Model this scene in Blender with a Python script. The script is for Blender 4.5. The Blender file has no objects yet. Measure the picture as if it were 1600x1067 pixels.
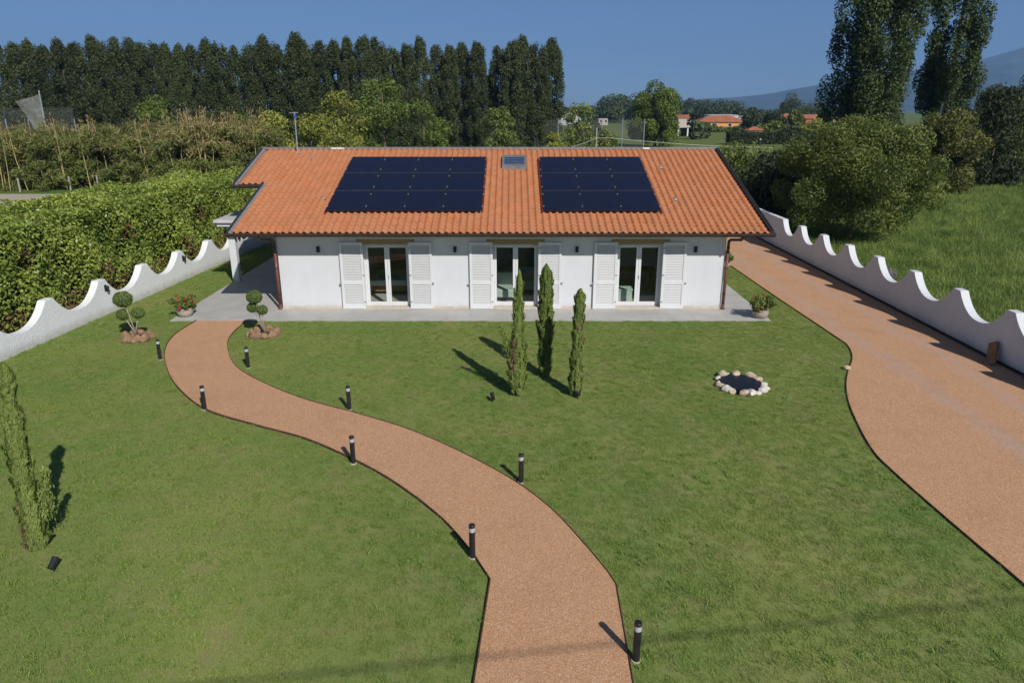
import bpy, bmesh, math, random
import numpy as np
from mathutils import Vector
from mathutils.geometry import tessellate_polygon

# ------------------------------------------------------------------ camera, sky, sun, exposure
scene = bpy.context.scene
COL = scene.collection
R = math.radians
cam_data = bpy.data.cameras.new('camera')
cam = bpy.data.objects.new('camera', cam_data)
COL.objects.link(cam)
cam.location = (0, 0, 6.67)
cam.rotation_euler = (R(90 - 18.05), 0, 0)
cam_data.sensor_width = 36.0
cam_data.lens = 36.0 * 1108 / 1600
cam_data.clip_start = 0.1
cam_data.clip_end = 40000
scene.camera = cam

SUN_EL, SUN_AZ = 37.5, 118.5          # shadows run along SUN_AZ (from +X, counter-clockwise)
sdx, sdy = math.cos(R(SUN_AZ)), math.sin(R(SUN_AZ))
world = bpy.data.worlds.new('World')
scene.world = world
world.use_nodes = True
wn = world.node_tree
for n in list(wn.nodes):
    wn.nodes.remove(n)
sky = wn.nodes.new('ShaderNodeTexSky')
sky.sky_type = 'NISHITA'
sky.sun_disc = False
sky.sun_elevation = R(SUN_EL)
sky.sun_rotation = math.atan2(-sdx, -sdy)
sky.altitude = 0
sky.air_density = 0.6
sky.dust_density = 0.45
sky.ozone_density = 7.0
bg = wn.nodes.new('ShaderNodeBackground')
bg.inputs['Strength'].default_value = 0.070
wo = wn.nodes.new('ShaderNodeOutputWorld')
wn.links.new(sky.outputs[0], bg.inputs[0])
wn.links.new(bg.outputs[0], wo.inputs[0])

sun_data = bpy.data.lights.new('sun', 'SUN')
sun_data.energy = 4.15
sun_data.angle = R(0.53)
sun_data.color = (1.0, 0.96, 0.90)
sun = bpy.data.objects.new('sun', sun_data)
COL.objects.link(sun)
ce, se = math.cos(R(SUN_EL)), math.sin(R(SUN_EL))
sun.rotation_euler = Vector((sdx * ce, sdy * ce, -se)).to_track_quat('-Z', 'Y').to_euler()
sun.location = (10, -20, 30)

scene.view_settings.view_transform = 'Standard'
scene.view_settings.look = 'None'
scene.view_settings.gamma = 1
scene.view_settings.exposure = 0.12
scene.view_settings.use_curve_mapping = False
scene.cycles.max_bounces = 5
scene.cycles.diffuse_bounces = 3
scene.cycles.glossy_bounces = 2
scene.cycles.transparent_max_bounces = 12
scene.cycles.volume_bounces = 0
scene.cycles.use_adaptive_sampling = True
scene.cycles.adaptive_threshold = 0.02

rng = np.random.default_rng(7)
random.seed(7)


# ------------------------------------------------------------------ materials
def new_mat(name):
    m = bpy.data.materials.new(name)
    m.use_nodes = True
    nt = m.node_tree
    b = nt.nodes['Principled BSDF']
    return m, nt, b


def N(nt, t, **kw):
    n = nt.nodes.new(t)
    for k, v in kw.items():
        if k in n.inputs:
            n.inputs[k].default_value = v
        else:
            setattr(n, k, v)
    return n


def rgba(c):
    return (c[0], c[1], c[2], 1.0)


def pos(nt):
    return N(nt, 'ShaderNodeNewGeometry').outputs['Position']


def mixc(nt, fac, a, b, mode='MIX'):
    m = nt.nodes.new('ShaderNodeMix')
    m.data_type = 'RGBA'
    m.blend_type = mode
    for sock, v in ((m.inputs['Factor'], fac), (m.inputs['A'], a), (m.inputs['B'], b)):
        pass
    ins = {'f': m.inputs[0], 'a': m.inputs[6], 'b': m.inputs[7]}
    for k, v in (('f', fac), ('a', a), ('b', b)):
        if isinstance(v, (int, float)):
            ins[k].default_value = v
        elif isinstance(v, tuple):
            ins[k].default_value = rgba(v)
        else:
            nt.links.new(v, ins[k])
    return m.outputs[2]


def noise(nt, scale, detail=3, rough=0.55, vec=None):
    n = N(nt, 'ShaderNodeTexNoise')
    n.inputs['Scale'].default_value = scale
    n.inputs['Detail'].default_value = detail
    n.inputs['Roughness'].default_value = rough
    nt.links.new(vec if vec is not None else pos(nt), n.inputs['Vector'])
    return n.outputs['Fac']


def ramp(nt, v, a, b):
    r = N(nt, 'ShaderNodeMapRange')
    r.inputs[1].default_value = a
    r.inputs[2].default_value = b
    nt.links.new(v, r.inputs[0])
    return r.outputs[0]


def bump(nt, b, h, strength, dist):
    bp = N(nt, 'ShaderNodeBump')
    bp.inputs['Strength'].default_value = strength
    bp.inputs['Distance'].default_value = dist
    nt.links.new(h, bp.inputs['Height'])
    nt.links.new(bp.outputs[0], b.inputs['Normal'])


def simple(name, col, rough=0.7, var=0.12, scale=6.0, metal=0.0, bmp=None, spec=0.4):
    m, nt, b = new_mat(name)
    f = noise(nt, scale, 5)
    lo = tuple(c * (1 - var) for c in col)
    hi = tuple(min(1, c * (1 + var)) for c in col)
    nt.links.new(mixc(nt, ramp(nt, f, 0.3, 0.7), lo, hi), b.inputs['Base Color'])
    b.inputs['Roughness'].default_value = rough
    b.inputs['Metallic'].default_value = metal
    b.inputs['Specular IOR Level'].default_value = spec
    if bmp:
        bump(nt, b, noise(nt, bmp[0], 4), bmp[1], bmp[2])
    return m


def stained(name, col, bmp, dirt=(0.30, 0.27, 0.20)):
    """render or plaster with rain streaks and splash marks above the ground"""
    m, nt, b = new_mat(name)
    p = pos(nt)
    c = mixc(nt, ramp(nt, noise(nt, 1.7, 5), 0.3, 0.7), tuple(v * 0.95 for v in col), col)
    st = N(nt, 'ShaderNodeVectorMath', operation='MULTIPLY')
    st.inputs[1].default_value = (5.0, 5.0, 0.5)
    nt.links.new(p, st.inputs[0])
    streak = ramp(nt, noise(nt, 1.0, 5, 0.6, st.outputs[0]), 0.52, 0.78)
    c = mixc(nt, streak, c, mixc(nt, 0.09, c, dirt))
    sp = N(nt, 'ShaderNodeSeparateXYZ')
    nt.links.new(p, sp.inputs[0])
    ad = N(nt, 'ShaderNodeMath', operation='MULTIPLY_ADD')
    nt.links.new(noise(nt, 5.0, 6, 0.65), ad.inputs[0])
    ad.inputs[1].default_value = -0.42
    nt.links.new(sp.outputs[2], ad.inputs[2])
    c = mixc(nt, ramp(nt, ad.outputs[0], 0.10, -0.16), c, mixc(nt, 0.5, c, dirt))
    nt.links.new(c, b.inputs['Base Color'])
    b.inputs['Roughness'].default_value = 0.9
    b.inputs['Specular IOR Level'].default_value = 0.25
    bump(nt, b, noise(nt, bmp[0], 5), bmp[1], bmp[2])
    return m


def leaf_mat(name, dark, light, rough=0.55, trans=0.3, patch=0.5, spec=0.3):
    """foliage: every leaf has its own tint, broad patches of the plant differ a little"""
    m, nt, b = new_mat(name)
    at = N(nt, 'ShaderNodeAttribute', attribute_name='tint')
    c1 = mixc(nt, at.outputs['Fac'], dark, light)
    f = ramp(nt, noise(nt, patch, 2), 0.3, 0.7)
    hi = mixc(nt, 0.35, c1, light)
    c2 = mixc(nt, f, c1, hi)
    oi = N(nt, 'ShaderNodeObjectInfo')
    hs = N(nt, 'ShaderNodeHueSaturation')
    mr = N(nt, 'ShaderNodeMapRange')
    mr.inputs[3].default_value = 0.85
    mr.inputs[4].default_value = 1.15
    nt.links.new(oi.outputs['Random'], mr.inputs[0])
    nt.links.new(mr.outputs[0], hs.inputs['Value'])
    nt.links.new(c2, hs.inputs['Color'])
    b.inputs['Roughness'].default_value = rough
    b.inputs['Specular IOR Level'].default_value = spec
    nt.links.new(hs.outputs[0], b.inputs['Base Color'])
    tr = N(nt, 'ShaderNodeBsdfTranslucent')
    nt.links.new(mixc(nt, 1.0, hs.outputs[0], (1.0, 1.0, 0.55), 'MULTIPLY'), tr.inputs['Color'])
    mx = N(nt, 'ShaderNodeMixShader')
    mx.inputs[0].default_value = trans
    nt.links.new(b.outputs[0], mx.inputs[1])
    nt.links.new(tr.outputs[0], mx.inputs[2])
    nt.links.new(mx.outputs[0], nt.nodes['Material Output'].inputs[0])
    return m


M = {}
M['plaster'] = stained('white_plaster', (0.64, 0.655, 0.67), (60, 0.25, 0.01), (0.45, 0.42, 0.36))
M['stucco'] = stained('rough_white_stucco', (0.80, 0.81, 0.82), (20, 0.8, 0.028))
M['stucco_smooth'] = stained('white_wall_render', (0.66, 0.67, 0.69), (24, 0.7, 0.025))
M['paint'] = simple('white_paint', (0.66, 0.665, 0.66), 0.45, 0.03, 4)
M['louvre'] = simple('louvre_paint', (0.55, 0.555, 0.545), 0.5, 0.03, 4)
M['soffit'] = simple('soffit_paint', (0.78, 0.78, 0.76), 0.7, 0.03, 3)
M['lintel'] = simple('tan_wood', (0.34, 0.24, 0.10), 0.6, 0.15, 9)
M['sill'] = simple('beige_stone', (0.52, 0.45, 0.37), 0.75, 0.12, 7)
M['brown_metal'] = simple('brown_painted_metal', (0.070, 0.045, 0.034), 0.45, 0.25, 5, metal=0.3)
M['copper'] = simple('red_brown_pipe', (0.17, 0.06, 0.045), 0.5, 0.2, 5, metal=0.2)
M['dark_metal'] = simple('anthracite_metal', (0.045, 0.047, 0.05), 0.45, 0.2, 5, metal=0.3)
M['grey_metal'] = simple('grey_flashing', (0.30, 0.30, 0.30), 0.5, 0.15, 4, metal=0.3)
M['ridge'] = simple('grey_ridge_metal', (0.20, 0.19, 0.19), 0.55, 0.15, 4, metal=0.2)
M['black'] = simple('black_paint', (0.018, 0.018, 0.02), 0.45, 0.2, 12)
M['frost'] = simple('frosted_lamp', (0.42, 0.45, 0.48), 0.35, 0.03, 8)
M['silver'] = simple('aluminium', (0.62, 0.63, 0.65), 0.35, 0.05, 8, metal=0.7)
M['concrete'] = simple('concrete', (0.42, 0.41, 0.39), 0.85, 0.15, 5)
M['slab_grey'] = simple('pale_grey_roofing', (0.50, 0.48, 0.47), 0.8, 0.15, 3)
M['bitumen'] = simple('black_damp_course', (0.02, 0.02, 0.022), 0.7, 0.2, 9)
M['corten'] = simple('rusted_edging', (0.10, 0.052, 0.032), 0.8, 0.3, 9)
M['dark_room'] = simple('room_wall', (0.62, 0.61, 0.57), 0.9, 0.05, 3)
M['room_floor'] = simple('room_floor', (0.52, 0.50, 0.45), 0.5, 0.1, 3)
M['fabric'] = simple('pale_green_fabric', (0.50, 0.57, 0.50), 0.9, 0.08, 9)
M['fabric2'] = simple('teal_fabric', (0.11, 0.24, 0.23), 0.9, 0.08, 9)
M['wood'] = simple('brown_wood', (0.24, 0.13, 0.065), 0.7, 0.25, 8, bmp=(30, 0.3, 0.01))
M['bark'] = simple('bark', (0.16, 0.125, 0.09), 0.9, 0.35, 8, bmp=(12, 0.8, 0.04))
M['pale_bark'] = simple('pale_bark', (0.36, 0.33, 0.27), 0.9, 0.2, 8)
M['cane'] = simple('dry_cane', (0.46, 0.36, 0.16), 0.8, 0.2, 1.5)
M['terracotta'] = simple('terracotta_pot', (0.42, 0.13, 0.06), 0.8, 0.15, 9)
M['stone_pot'] = simple('weathered_stone_pot', (0.36, 0.29, 0.25), 0.9, 0.2, 14, bmp=(40, 0.5, 0.01))
M['soil'] = simple('soil', (0.09, 0.06, 0.04), 1.0, 0.3, 14)
M['rock'] = simple('limestone', (0.52, 0.41, 0.29), 0.95, 0.3, 7, bmp=(22, 0.9, 0.03))
M['brown_rock'] = simple('brown_stone', (0.27, 0.165, 0.095), 0.95, 0.35, 8, bmp=(22, 0.9, 0.03))
M['pond'] = simple('pond_water', (0.010, 0.012, 0.018), 0.35, 0.2, 6, spec=0.25)
M['orange_wall'] = simple('orange_render', (0.70, 0.33, 0.10), 0.85, 0.05, 0.4)
M['far_roof'] = simple('far_roof_tiles', (0.36, 0.13, 0.065), 0.85, 0.2, 0.6)
M['far_white'] = simple('far_white_wall', (0.70, 0.70, 0.68), 0.85, 0.05, 0.4)
M['far_beige'] = simple('far_beige_wall', (0.55, 0.47, 0.38), 0.85, 0.05, 0.4)
M['far_dark'] = simple('far_dark_window', (0.03, 0.035, 0.04), 0.3, 0.1, 1)
M['sandy'] = simple('sandy_yard', (0.42, 0.36, 0.28), 0.95, 0.12, 0.4)
M['white_line'] = simple('white_wire', (0.75, 0.75, 0.75), 0.6, 0.02, 1)
M['skin'] = simple('skin', (0.45, 0.28, 0.2), 0.6, 0.05, 9)
M['navy_cloth'] = simple('dark_clothes', (0.02, 0.022, 0.035), 0.9, 0.1, 9)
M['blue'] = simple('blue_plastic', (0.03, 0.10, 0.35), 0.5, 0.1, 9)


def glass_mat():
    m, nt, b = new_mat('window_glass')
    nt.nodes.remove(b)
    tr = N(nt, 'ShaderNodeBsdfTransparent')
    tr.inputs[0].default_value = (0.80, 0.86, 0.84, 1)
    gl = N(nt, 'ShaderNodeBsdfGlossy')
    gl.inputs['Roughness'].default_value = 0.02
    lw = N(nt, 'ShaderNodeLayerWeight')
    lw.inputs[0].default_value = 0.5
    pw = N(nt, 'ShaderNodeMath', operation='POWER')
    nt.links.new(lw.outputs['Facing'], pw.inputs[0])
    pw.inputs[1].default_value = 4.0
    fr = N(nt, 'ShaderNodeMath', operation='MULTIPLY_ADD')
    nt.links.new(pw.outputs[0], fr.inputs[0])
    fr.inputs[1].default_value = 0.7
    fr.inputs[2].default_value = 0.06
    mx = N(nt, 'ShaderNodeMixShader')
    nt.links.new(fr.outputs[0], mx.inputs[0])
    nt.links.new(tr.outputs[0], mx.inputs[1])
    nt.links.new(gl.outputs[0], mx.inputs[2])
    nt.links.new(mx.outputs[0], nt.nodes['Material Output'].inputs[0])
    return m


M['glass'] = glass_mat()


def net_mat(name, alpha, col):
    m, nt, b = new_mat(name)
    b.inputs['Base Color'].default_value = rgba(col)
    b.inputs['Roughness'].default_value = 0.9
    tr = N(nt, 'ShaderNodeBsdfTransparent')
    mx = N(nt, 'ShaderNodeMixShader')
    f = ramp(nt, noise(nt, 3.0, 3), 0.2, 0.8)
    mr = N(nt, 'ShaderNodeMapRange')
    mr.inputs[3].default_value = alpha * 0.7
    mr.inputs[4].default_value = alpha * 1.3
    nt.links.new(f, mr.inputs[0])
    nt.links.new(mr.outputs[0], mx.inputs[0])
    nt.links.new(tr.outputs[0], mx.inputs[1])
    nt.links.new(b.outputs[0], mx.inputs[2])
    nt.links.new(mx.outputs[0], nt.nodes['Material Output'].inputs[0])
    return m


M['net'] = net_mat('dark_netting', 0.22, (0.12, 0.13, 0.12))
M['white_net'] = net_mat('pale_netting', 0.24, (0.55, 0.55, 0.52))


def tile_mat():
    m, nt, b = new_mat('clay_roof_tile')
    p = pos(nt)
    sn = N(nt, 'ShaderNodeVectorMath', operation='SNAP')
    ad = N(nt, 'ShaderNodeVectorMath', operation='ADD')
    ad.inputs[1].default_value = (0.05, 0.02, 0)
    sc = N(nt, 'ShaderNodeVectorMath', operation='MULTIPLY')
    sc.inputs[1].default_value = (1, 1, 0)
    nt.links.new(p, ad.inputs[0])
    nt.links.new(ad.outputs[0], sc.inputs[0])
    nt.links.new(sc.outputs[0], sn.inputs[0])
    sn.inputs[1].default_value = (0.233, 0.2601, 1)
    wnz = N(nt, 'ShaderNodeTexWhiteNoise')
    nt.links.new(sn.outputs[0], wnz.inputs['Vector'])
    c = mixc(nt, wnz.outputs['Value'], (0.390, 0.148, 0.060), (0.455, 0.180, 0.081))
    f = ramp(nt, noise(nt, 1.3, 5), 0.35, 0.75)
    c = mixc(nt, f, c, mixc(nt, 0.35, c, (0.34, 0.19, 0.12)))
    f2 = ramp(nt, noise(nt, 26, 4), 0.55, 0.8)
    c = mixc(nt, f2, c, mixc(nt, 0.35, c, (0.25, 0.10, 0.05)))
    nt.links.new(c, b.inputs['Base Color'])
    b.inputs['Roughness'].default_value = 0.85
    b.inputs['Specular IOR Level'].default_value = 0.25
    return m


M['tile'] = tile_mat()


def solar_mat():
    m, nt, b = new_mat('solar_cells')
    br = N(nt, 'ShaderNodeTexBrick')
    br.offset = 0
    tc = N(nt, 'ShaderNodeTexCoord')
    nt.links.new(tc.outputs['Object'], br.inputs['Vector'])
    br.inputs['Color1'].default_value = (0.0075, 0.0085, 0.022, 1)
    br.inputs['Color2'].default_value = (0.010, 0.0115, 0.028, 1)
    br.inputs['Mortar'].default_value = (0.017, 0.019, 0.036, 1)
    br.inputs['Scale'].default_value = 1.0
    br.inputs['Mortar Size'].default_value = 0.003
    br.inputs['Brick Width'].default_value = 0.165
    br.inputs['Row Height'].default_value = 0.165
    nt.links.new(br.outputs['Color'], b.inputs['Base Color'])
    rr = ramp(nt, noise(nt, 1.2, 4), 0.2, 0.9)
    mr = N(nt, 'ShaderNodeMapRange')
    mr.inputs[3].default_value = 0.14
    mr.inputs[4].default_value = 0.32
    nt.links.new(rr, mr.inputs[0])
    nt.links.new(mr.outputs[0], b.inputs['Roughness'])
    b.inputs['Specular IOR Level'].default_value = 0.35
    return m


M['solar'] = solar_mat()


def gravel_mat(name, tracks):
    m, nt, b = new_mat(name)
    p = pos(nt)
    vo = N(nt, 'ShaderNodeTexVoronoi')
    vo.inputs['Scale'].default_value = 110
    nt.links.new(p, vo.inputs['Vector'])
    bw = N(nt, 'ShaderNodeSeparateColor')
    nt.links.new(vo.outputs['Color'], bw.inputs[0])
    c = mixc(nt, bw.outputs[0], (0.40, 0.190, 0.088), (0.71, 0.400, 0.215))
    c = mixc(nt, ramp(nt, bw.outputs[1], 0.86, 0.9), c, (0.72, 0.55, 0.40))
    c = mixc(nt, ramp(nt, bw.outputs[2], 0.90, 0.93), c, (0.19, 0.095, 0.05))
    f = ramp(nt, noise(nt, 0.7, 5), 0.3, 0.7)
    c = mixc(nt, f, c, mixc(nt, 0.22, c, (0.56, 0.345, 0.20)))
    # fine dark gaps between the grains
    vg = N(nt, 'ShaderNodeTexNoise')
    vg.inputs['Scale'].default_value = 42
    vg.inputs['Detail'].default_value = 3
    nt.links.new(p, vg.inputs['Vector'])
    c = mixc(nt, ramp(nt, vg.outputs['Fac'], 0.52, 0.75), c, mixc(nt, 0.40, c, (0.26, 0.115, 0.05)))
    if tracks:
        sx = N(nt, 'ShaderNodeSeparateXYZ')
        nt.links.new(p, sx.inputs[0])
        wob = N(nt, 'ShaderNodeMath', operation='MULTIPLY_ADD')
        nt.links.new(noise(nt, 0.35, 3), wob.inputs[0])
        wob.inputs[1].default_value = 1.1
        nt.links.new(sx.outputs[0], wob.inputs[2])
        tot = None
        for cx in (11.1, 12.75):
            d = N(nt, 'ShaderNodeMath', operation='SUBTRACT')
            nt.links.new(wob.outputs[0], d.inputs[0])
            d.inputs[1].default_value = cx
            ab = N(nt, 'ShaderNodeMath', operation='ABSOLUTE')
            nt.links.new(d.outputs[0], ab.inputs[0])
            r = ramp(nt, ab.outputs[0], 0.5, 0.05)
            if tot is None:
                tot = r
            else:
                mxm = N(nt, 'ShaderNodeMath', operation='MAXIMUM')
                nt.links.new(tot, mxm.inputs[0])
                nt.links.new(r, mxm.inputs[1])
                tot = mxm.outputs[0]
        ml = N(nt, 'ShaderNodeMath', operation='MULTIPLY')
        nt.links.new(tot, ml.inputs[0])
        nt.links.new(ramp(nt, noise(nt, 2.2, 5), 0.25, 0.62), ml.inputs[1])
        c = mixc(nt, ml.outputs[0], c, mixc(nt, 0.5, c, (0.44, 0.34, 0.31)))
    c = mixc(nt, ramp(nt, noise(nt, 0.9, 6, 0.7), 0.50, 0.74), c, mixc(nt, 0.22, c, (0.24, 0.13, 0.075)))
    nt.links.new(c, b.inputs['Base Color'])
    b.inputs['Roughness'].default_value = 0.9
    b.inputs['Specular IOR Level'].default_value = 0.2
    bump(nt, b, vo.outputs['Distance'], 0.6, 0.006)
    return m


M['path'] = gravel_mat('orange_resin_gravel', False)
M['drive'] = gravel_mat('worn_orange_resin_gravel', True)


def lawn_colours(nt, k=1.0):
    f1 = ramp(nt, noise(nt, 0.33, 4, 0.6), 0.36, 0.66)
    f2 = ramp(nt, noise(nt, 1.1, 6, 0.7), 0.48, 0.72)
    c = mixc(nt, f1, (0.180 * k, 0.350 * k, 0.046 * k), (0.315 * k, 0.410 * k, 0.080 * k))
    c = mixc(nt, f2, c, mixc(nt, 0.65, c, (0.44 * k, 0.39 * k, 0.165 * k)))
    return c


def lawn_mat():
    m, nt, b = new_mat('lawn_soil')
    c = lawn_colours(nt, 0.8)
    f = ramp(nt, noise(nt, 60, 3), 0.35, 0.7)
    c = mixc(nt, f, mixc(nt, 0.5, c, (0.10, 0.085, 0.045)), mixc(nt, 0.45, c, (0.30, 0.25, 0.14)))
    nt.links.new(c, b.inputs['Base Color'])
    b.inputs['Roughness'].default_value = 1.0
    b.inputs['Specular IOR Level'].default_value = 0.1
    return m


M['lawn'] = lawn_mat()


def blade_mat(name, tall):
    m, nt, b = new_mat(name)
    at = N(nt, 'ShaderNodeAttribute', attribute_name='tint')
    if tall:
        f = ramp(nt, noise(nt, 0.30, 6, 0.65), 0.38, 0.62)
        c = mixc(nt, f, (0.085, 0.195, 0.024), (0.300, 0.410, 0.078))
        c = mixc(nt, ramp(nt, noise(nt, 0.5, 4), 0.6, 0.75), c, (0.33, 0.34, 0.13))
    else:
        c = lawn_colours(nt, 1.0)
    c = mixc(nt, at.outputs['Fac'], mixc(nt, 0.45, c, (0.05, 0.11, 0.016)), mixc(nt, 0.42, c, (0.42, 0.42, 0.17)))
    nt.links.new(c, b.inputs['Base Color'])
    b.inputs['Roughness'].default_value = 0.6
    b.inputs['Specular IOR Level'].default_value = 0.25
    tr = N(nt, 'ShaderNodeBsdfTranslucent')
    nt.links.new(c, tr.inputs['Color'])
    mx = N(nt, 'ShaderNodeMixShader')
    mx.inputs[0].default_value = 0.3
    nt.links.new(b.outputs[0], mx.inputs[1])
    nt.links.new(tr.outputs[0], mx.inputs[2])
    nt.links.new(mx.outputs[0], nt.nodes['Material Output'].inputs[0])
    return m


M['blade'] = blade_mat('lawn_grass_blade', False)
M['weed'] = leaf_mat('clover_and_coarse_grass', (0.140, 0.260, 0.042), (0.290, 0.385, 0.085), 0.6, 0.3, 0.8)
M['tall_blade'] = blade_mat('meadow_grass_blade', True)


def terrain_mat():
    m, nt, b = new_mat('plain')
    f = ramp(nt, noise(nt, 0.006, 4), 0.4, 0.6)
    c = mixc(nt, f, (0.085, 0.15, 0.030), (0.14, 0.17, 0.055))
    f2 = ramp(nt, noise(nt, 0.12, 5), 0.35, 0.7)
    c = mixc(nt, f2, c, mixc(nt, 0.4, c, (0.18, 0.18, 0.07)))
    nt.links.new(c, b.inputs['Base Color'])
    b.inputs['Roughness'].default_value = 1.0
    b.inputs['Specular IOR Level'].default_value = 0.05
    return m


M['plain'] = terrain_mat()


def hill_mat():
    m, nt, b = new_mat('wooded_hill')
    f = ramp(nt, noise(nt, 0.006, 8, 0.65), 0.38, 0.62)
    c = mixc(nt, f, (0.014, 0.032, 0.018), (0.085, 0.098, 0.062))
    nt.links.new(c, b.inputs['Base Color'])
    b.inputs['Roughness'].default_value = 1.0
    b.inputs['Specular IOR Level'].default_value = 0.0
    return m


M['hill'] = hill_mat()


def paving_mat():
    m, nt, b = new_mat('grey_stone_tile')
    f = ramp(nt, noise(nt, 1.6, 6), 0.3, 0.7)
    c = mixc(nt, f, (0.40, 0.385, 0.355), (0.50, 0.485, 0.45))
    oi = N(nt, 'ShaderNodeObjectInfo')
    c = mixc(nt, ramp(nt, oi.outputs['Random'], -0.5, 1.5), c, mixc(nt, 0.18, c, (0.34, 0.33, 0.305)))
    nt.links.new(c, b.inputs['Base Color'])
    b.inputs['Roughness'].default_value = 0.6
    b.inputs['Specular IOR Level'].default_value = 0.3
    return m


M['paving'] = paving_mat()
M['grout'] = simple('grout', (0.36, 0.35, 0.33), 0.9, 0.1, 6)

M['poplar'] = leaf_mat('poplar_leaf', (0.036, 0.054, 0.018), (0.1, 0.122, 0.042), 0.6, 0.25, 0.15)
M['poplar_near'] = leaf_mat('near_poplar_leaf', (0.029, 0.057, 0.020), (0.116, 0.154, 0.050), 0.5, 0.28, 0.3)
M['laurel'] = leaf_mat('laurel_leaf', (0.149, 0.247, 0.039), (0.493, 0.568, 0.113), 0.42, 0.25, 0.7, 0.45)
M['dead_leaf'] = leaf_mat('dry_leaf', (0.16, 0.085, 0.045), (0.30, 0.18, 0.09), 0.7, 0.2)
M['green_leaf'] = leaf_mat('green_leaf', (0.062, 0.11, 0.018), (0.2, 0.25, 0.052), 0.55, 0.28, 0.3)
M['yellow_leaf'] = leaf_mat('yellow_green_leaf', (0.165, 0.195, 0.03), (0.38, 0.385, 0.08), 0.55, 0.3, 0.3)
M['olive_leaf'] = leaf_mat('olive_green_leaf', (0.066, 0.105, 0.022), (0.259, 0.303, 0.075), 0.5, 0.28, 0.35)
M['meadow_tree_leaf'] = leaf_mat('meadow_tree_leaf', (0.046, 0.078, 0.016), (0.225, 0.265, 0.066), 0.5, 0.28, 0.5)
M['gold_leaf'] = leaf_mat('golden_green_leaf', (0.075, 0.095, 0.020), (0.225, 0.225, 0.060), 0.55, 0.28, 0.4)
M['dark_leaf'] = leaf_mat('dark_leaf', (0.020, 0.034, 0.014), (0.060, 0.075, 0.026), 0.6, 0.15, 0.3)
M['bamboo_leaf'] = leaf_mat('bamboo_leaf', (0.066, 0.105, 0.024), (0.237, 0.253, 0.068), 0.6, 0.3, 0.25)
M['plume'] = leaf_mat('dry_plume', (0.26, 0.19, 0.085), (0.46, 0.36, 0.17), 0.8, 0.3, 0.4)
M['cypress'] = leaf_mat('cypress_spray', (0.081, 0.138, 0.028), (0.270, 0.333, 0.081), 0.6, 0.2, 2.2)
M['cypress_dry'] = leaf_mat('dry_cypress_spray', (0.17, 0.125, 0.06), (0.3, 0.24, 0.12), 0.7, 0.2, 2.2)
M['topiary'] = leaf_mat('clipped_leaf', (0.062, 0.106, 0.027), (0.188, 0.244, 0.065), 0.5, 0.15, 6)
M['geranium'] = leaf_mat('geranium_leaf', (0.07, 0.125, 0.028), (0.22, 0.27, 0.07), 0.5, 0.25, 6)
M['petal'] = leaf_mat('red_petal', (0.42, 0.05, 0.03), (0.62, 0.14, 0.07), 0.6, 0.3, 6)
M['far_leaf'] = leaf_mat('far_tree_leaf', (0.036, 0.058, 0.020), (0.095, 0.120, 0.042), 0.7, 0.2, 0.05)
M['core'] = simple('dark_inner_core', (0.020, 0.027, 0.012), 1.0, 0.3, 1.5, spec=0.0)  # near-black fill for the solid cores inside plants
M['lilac'] = leaf_mat('lilac_flower', (0.22, 0.12, 0.30), (0.36, 0.24, 0.44), 0.7, 0.2, 6)


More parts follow.
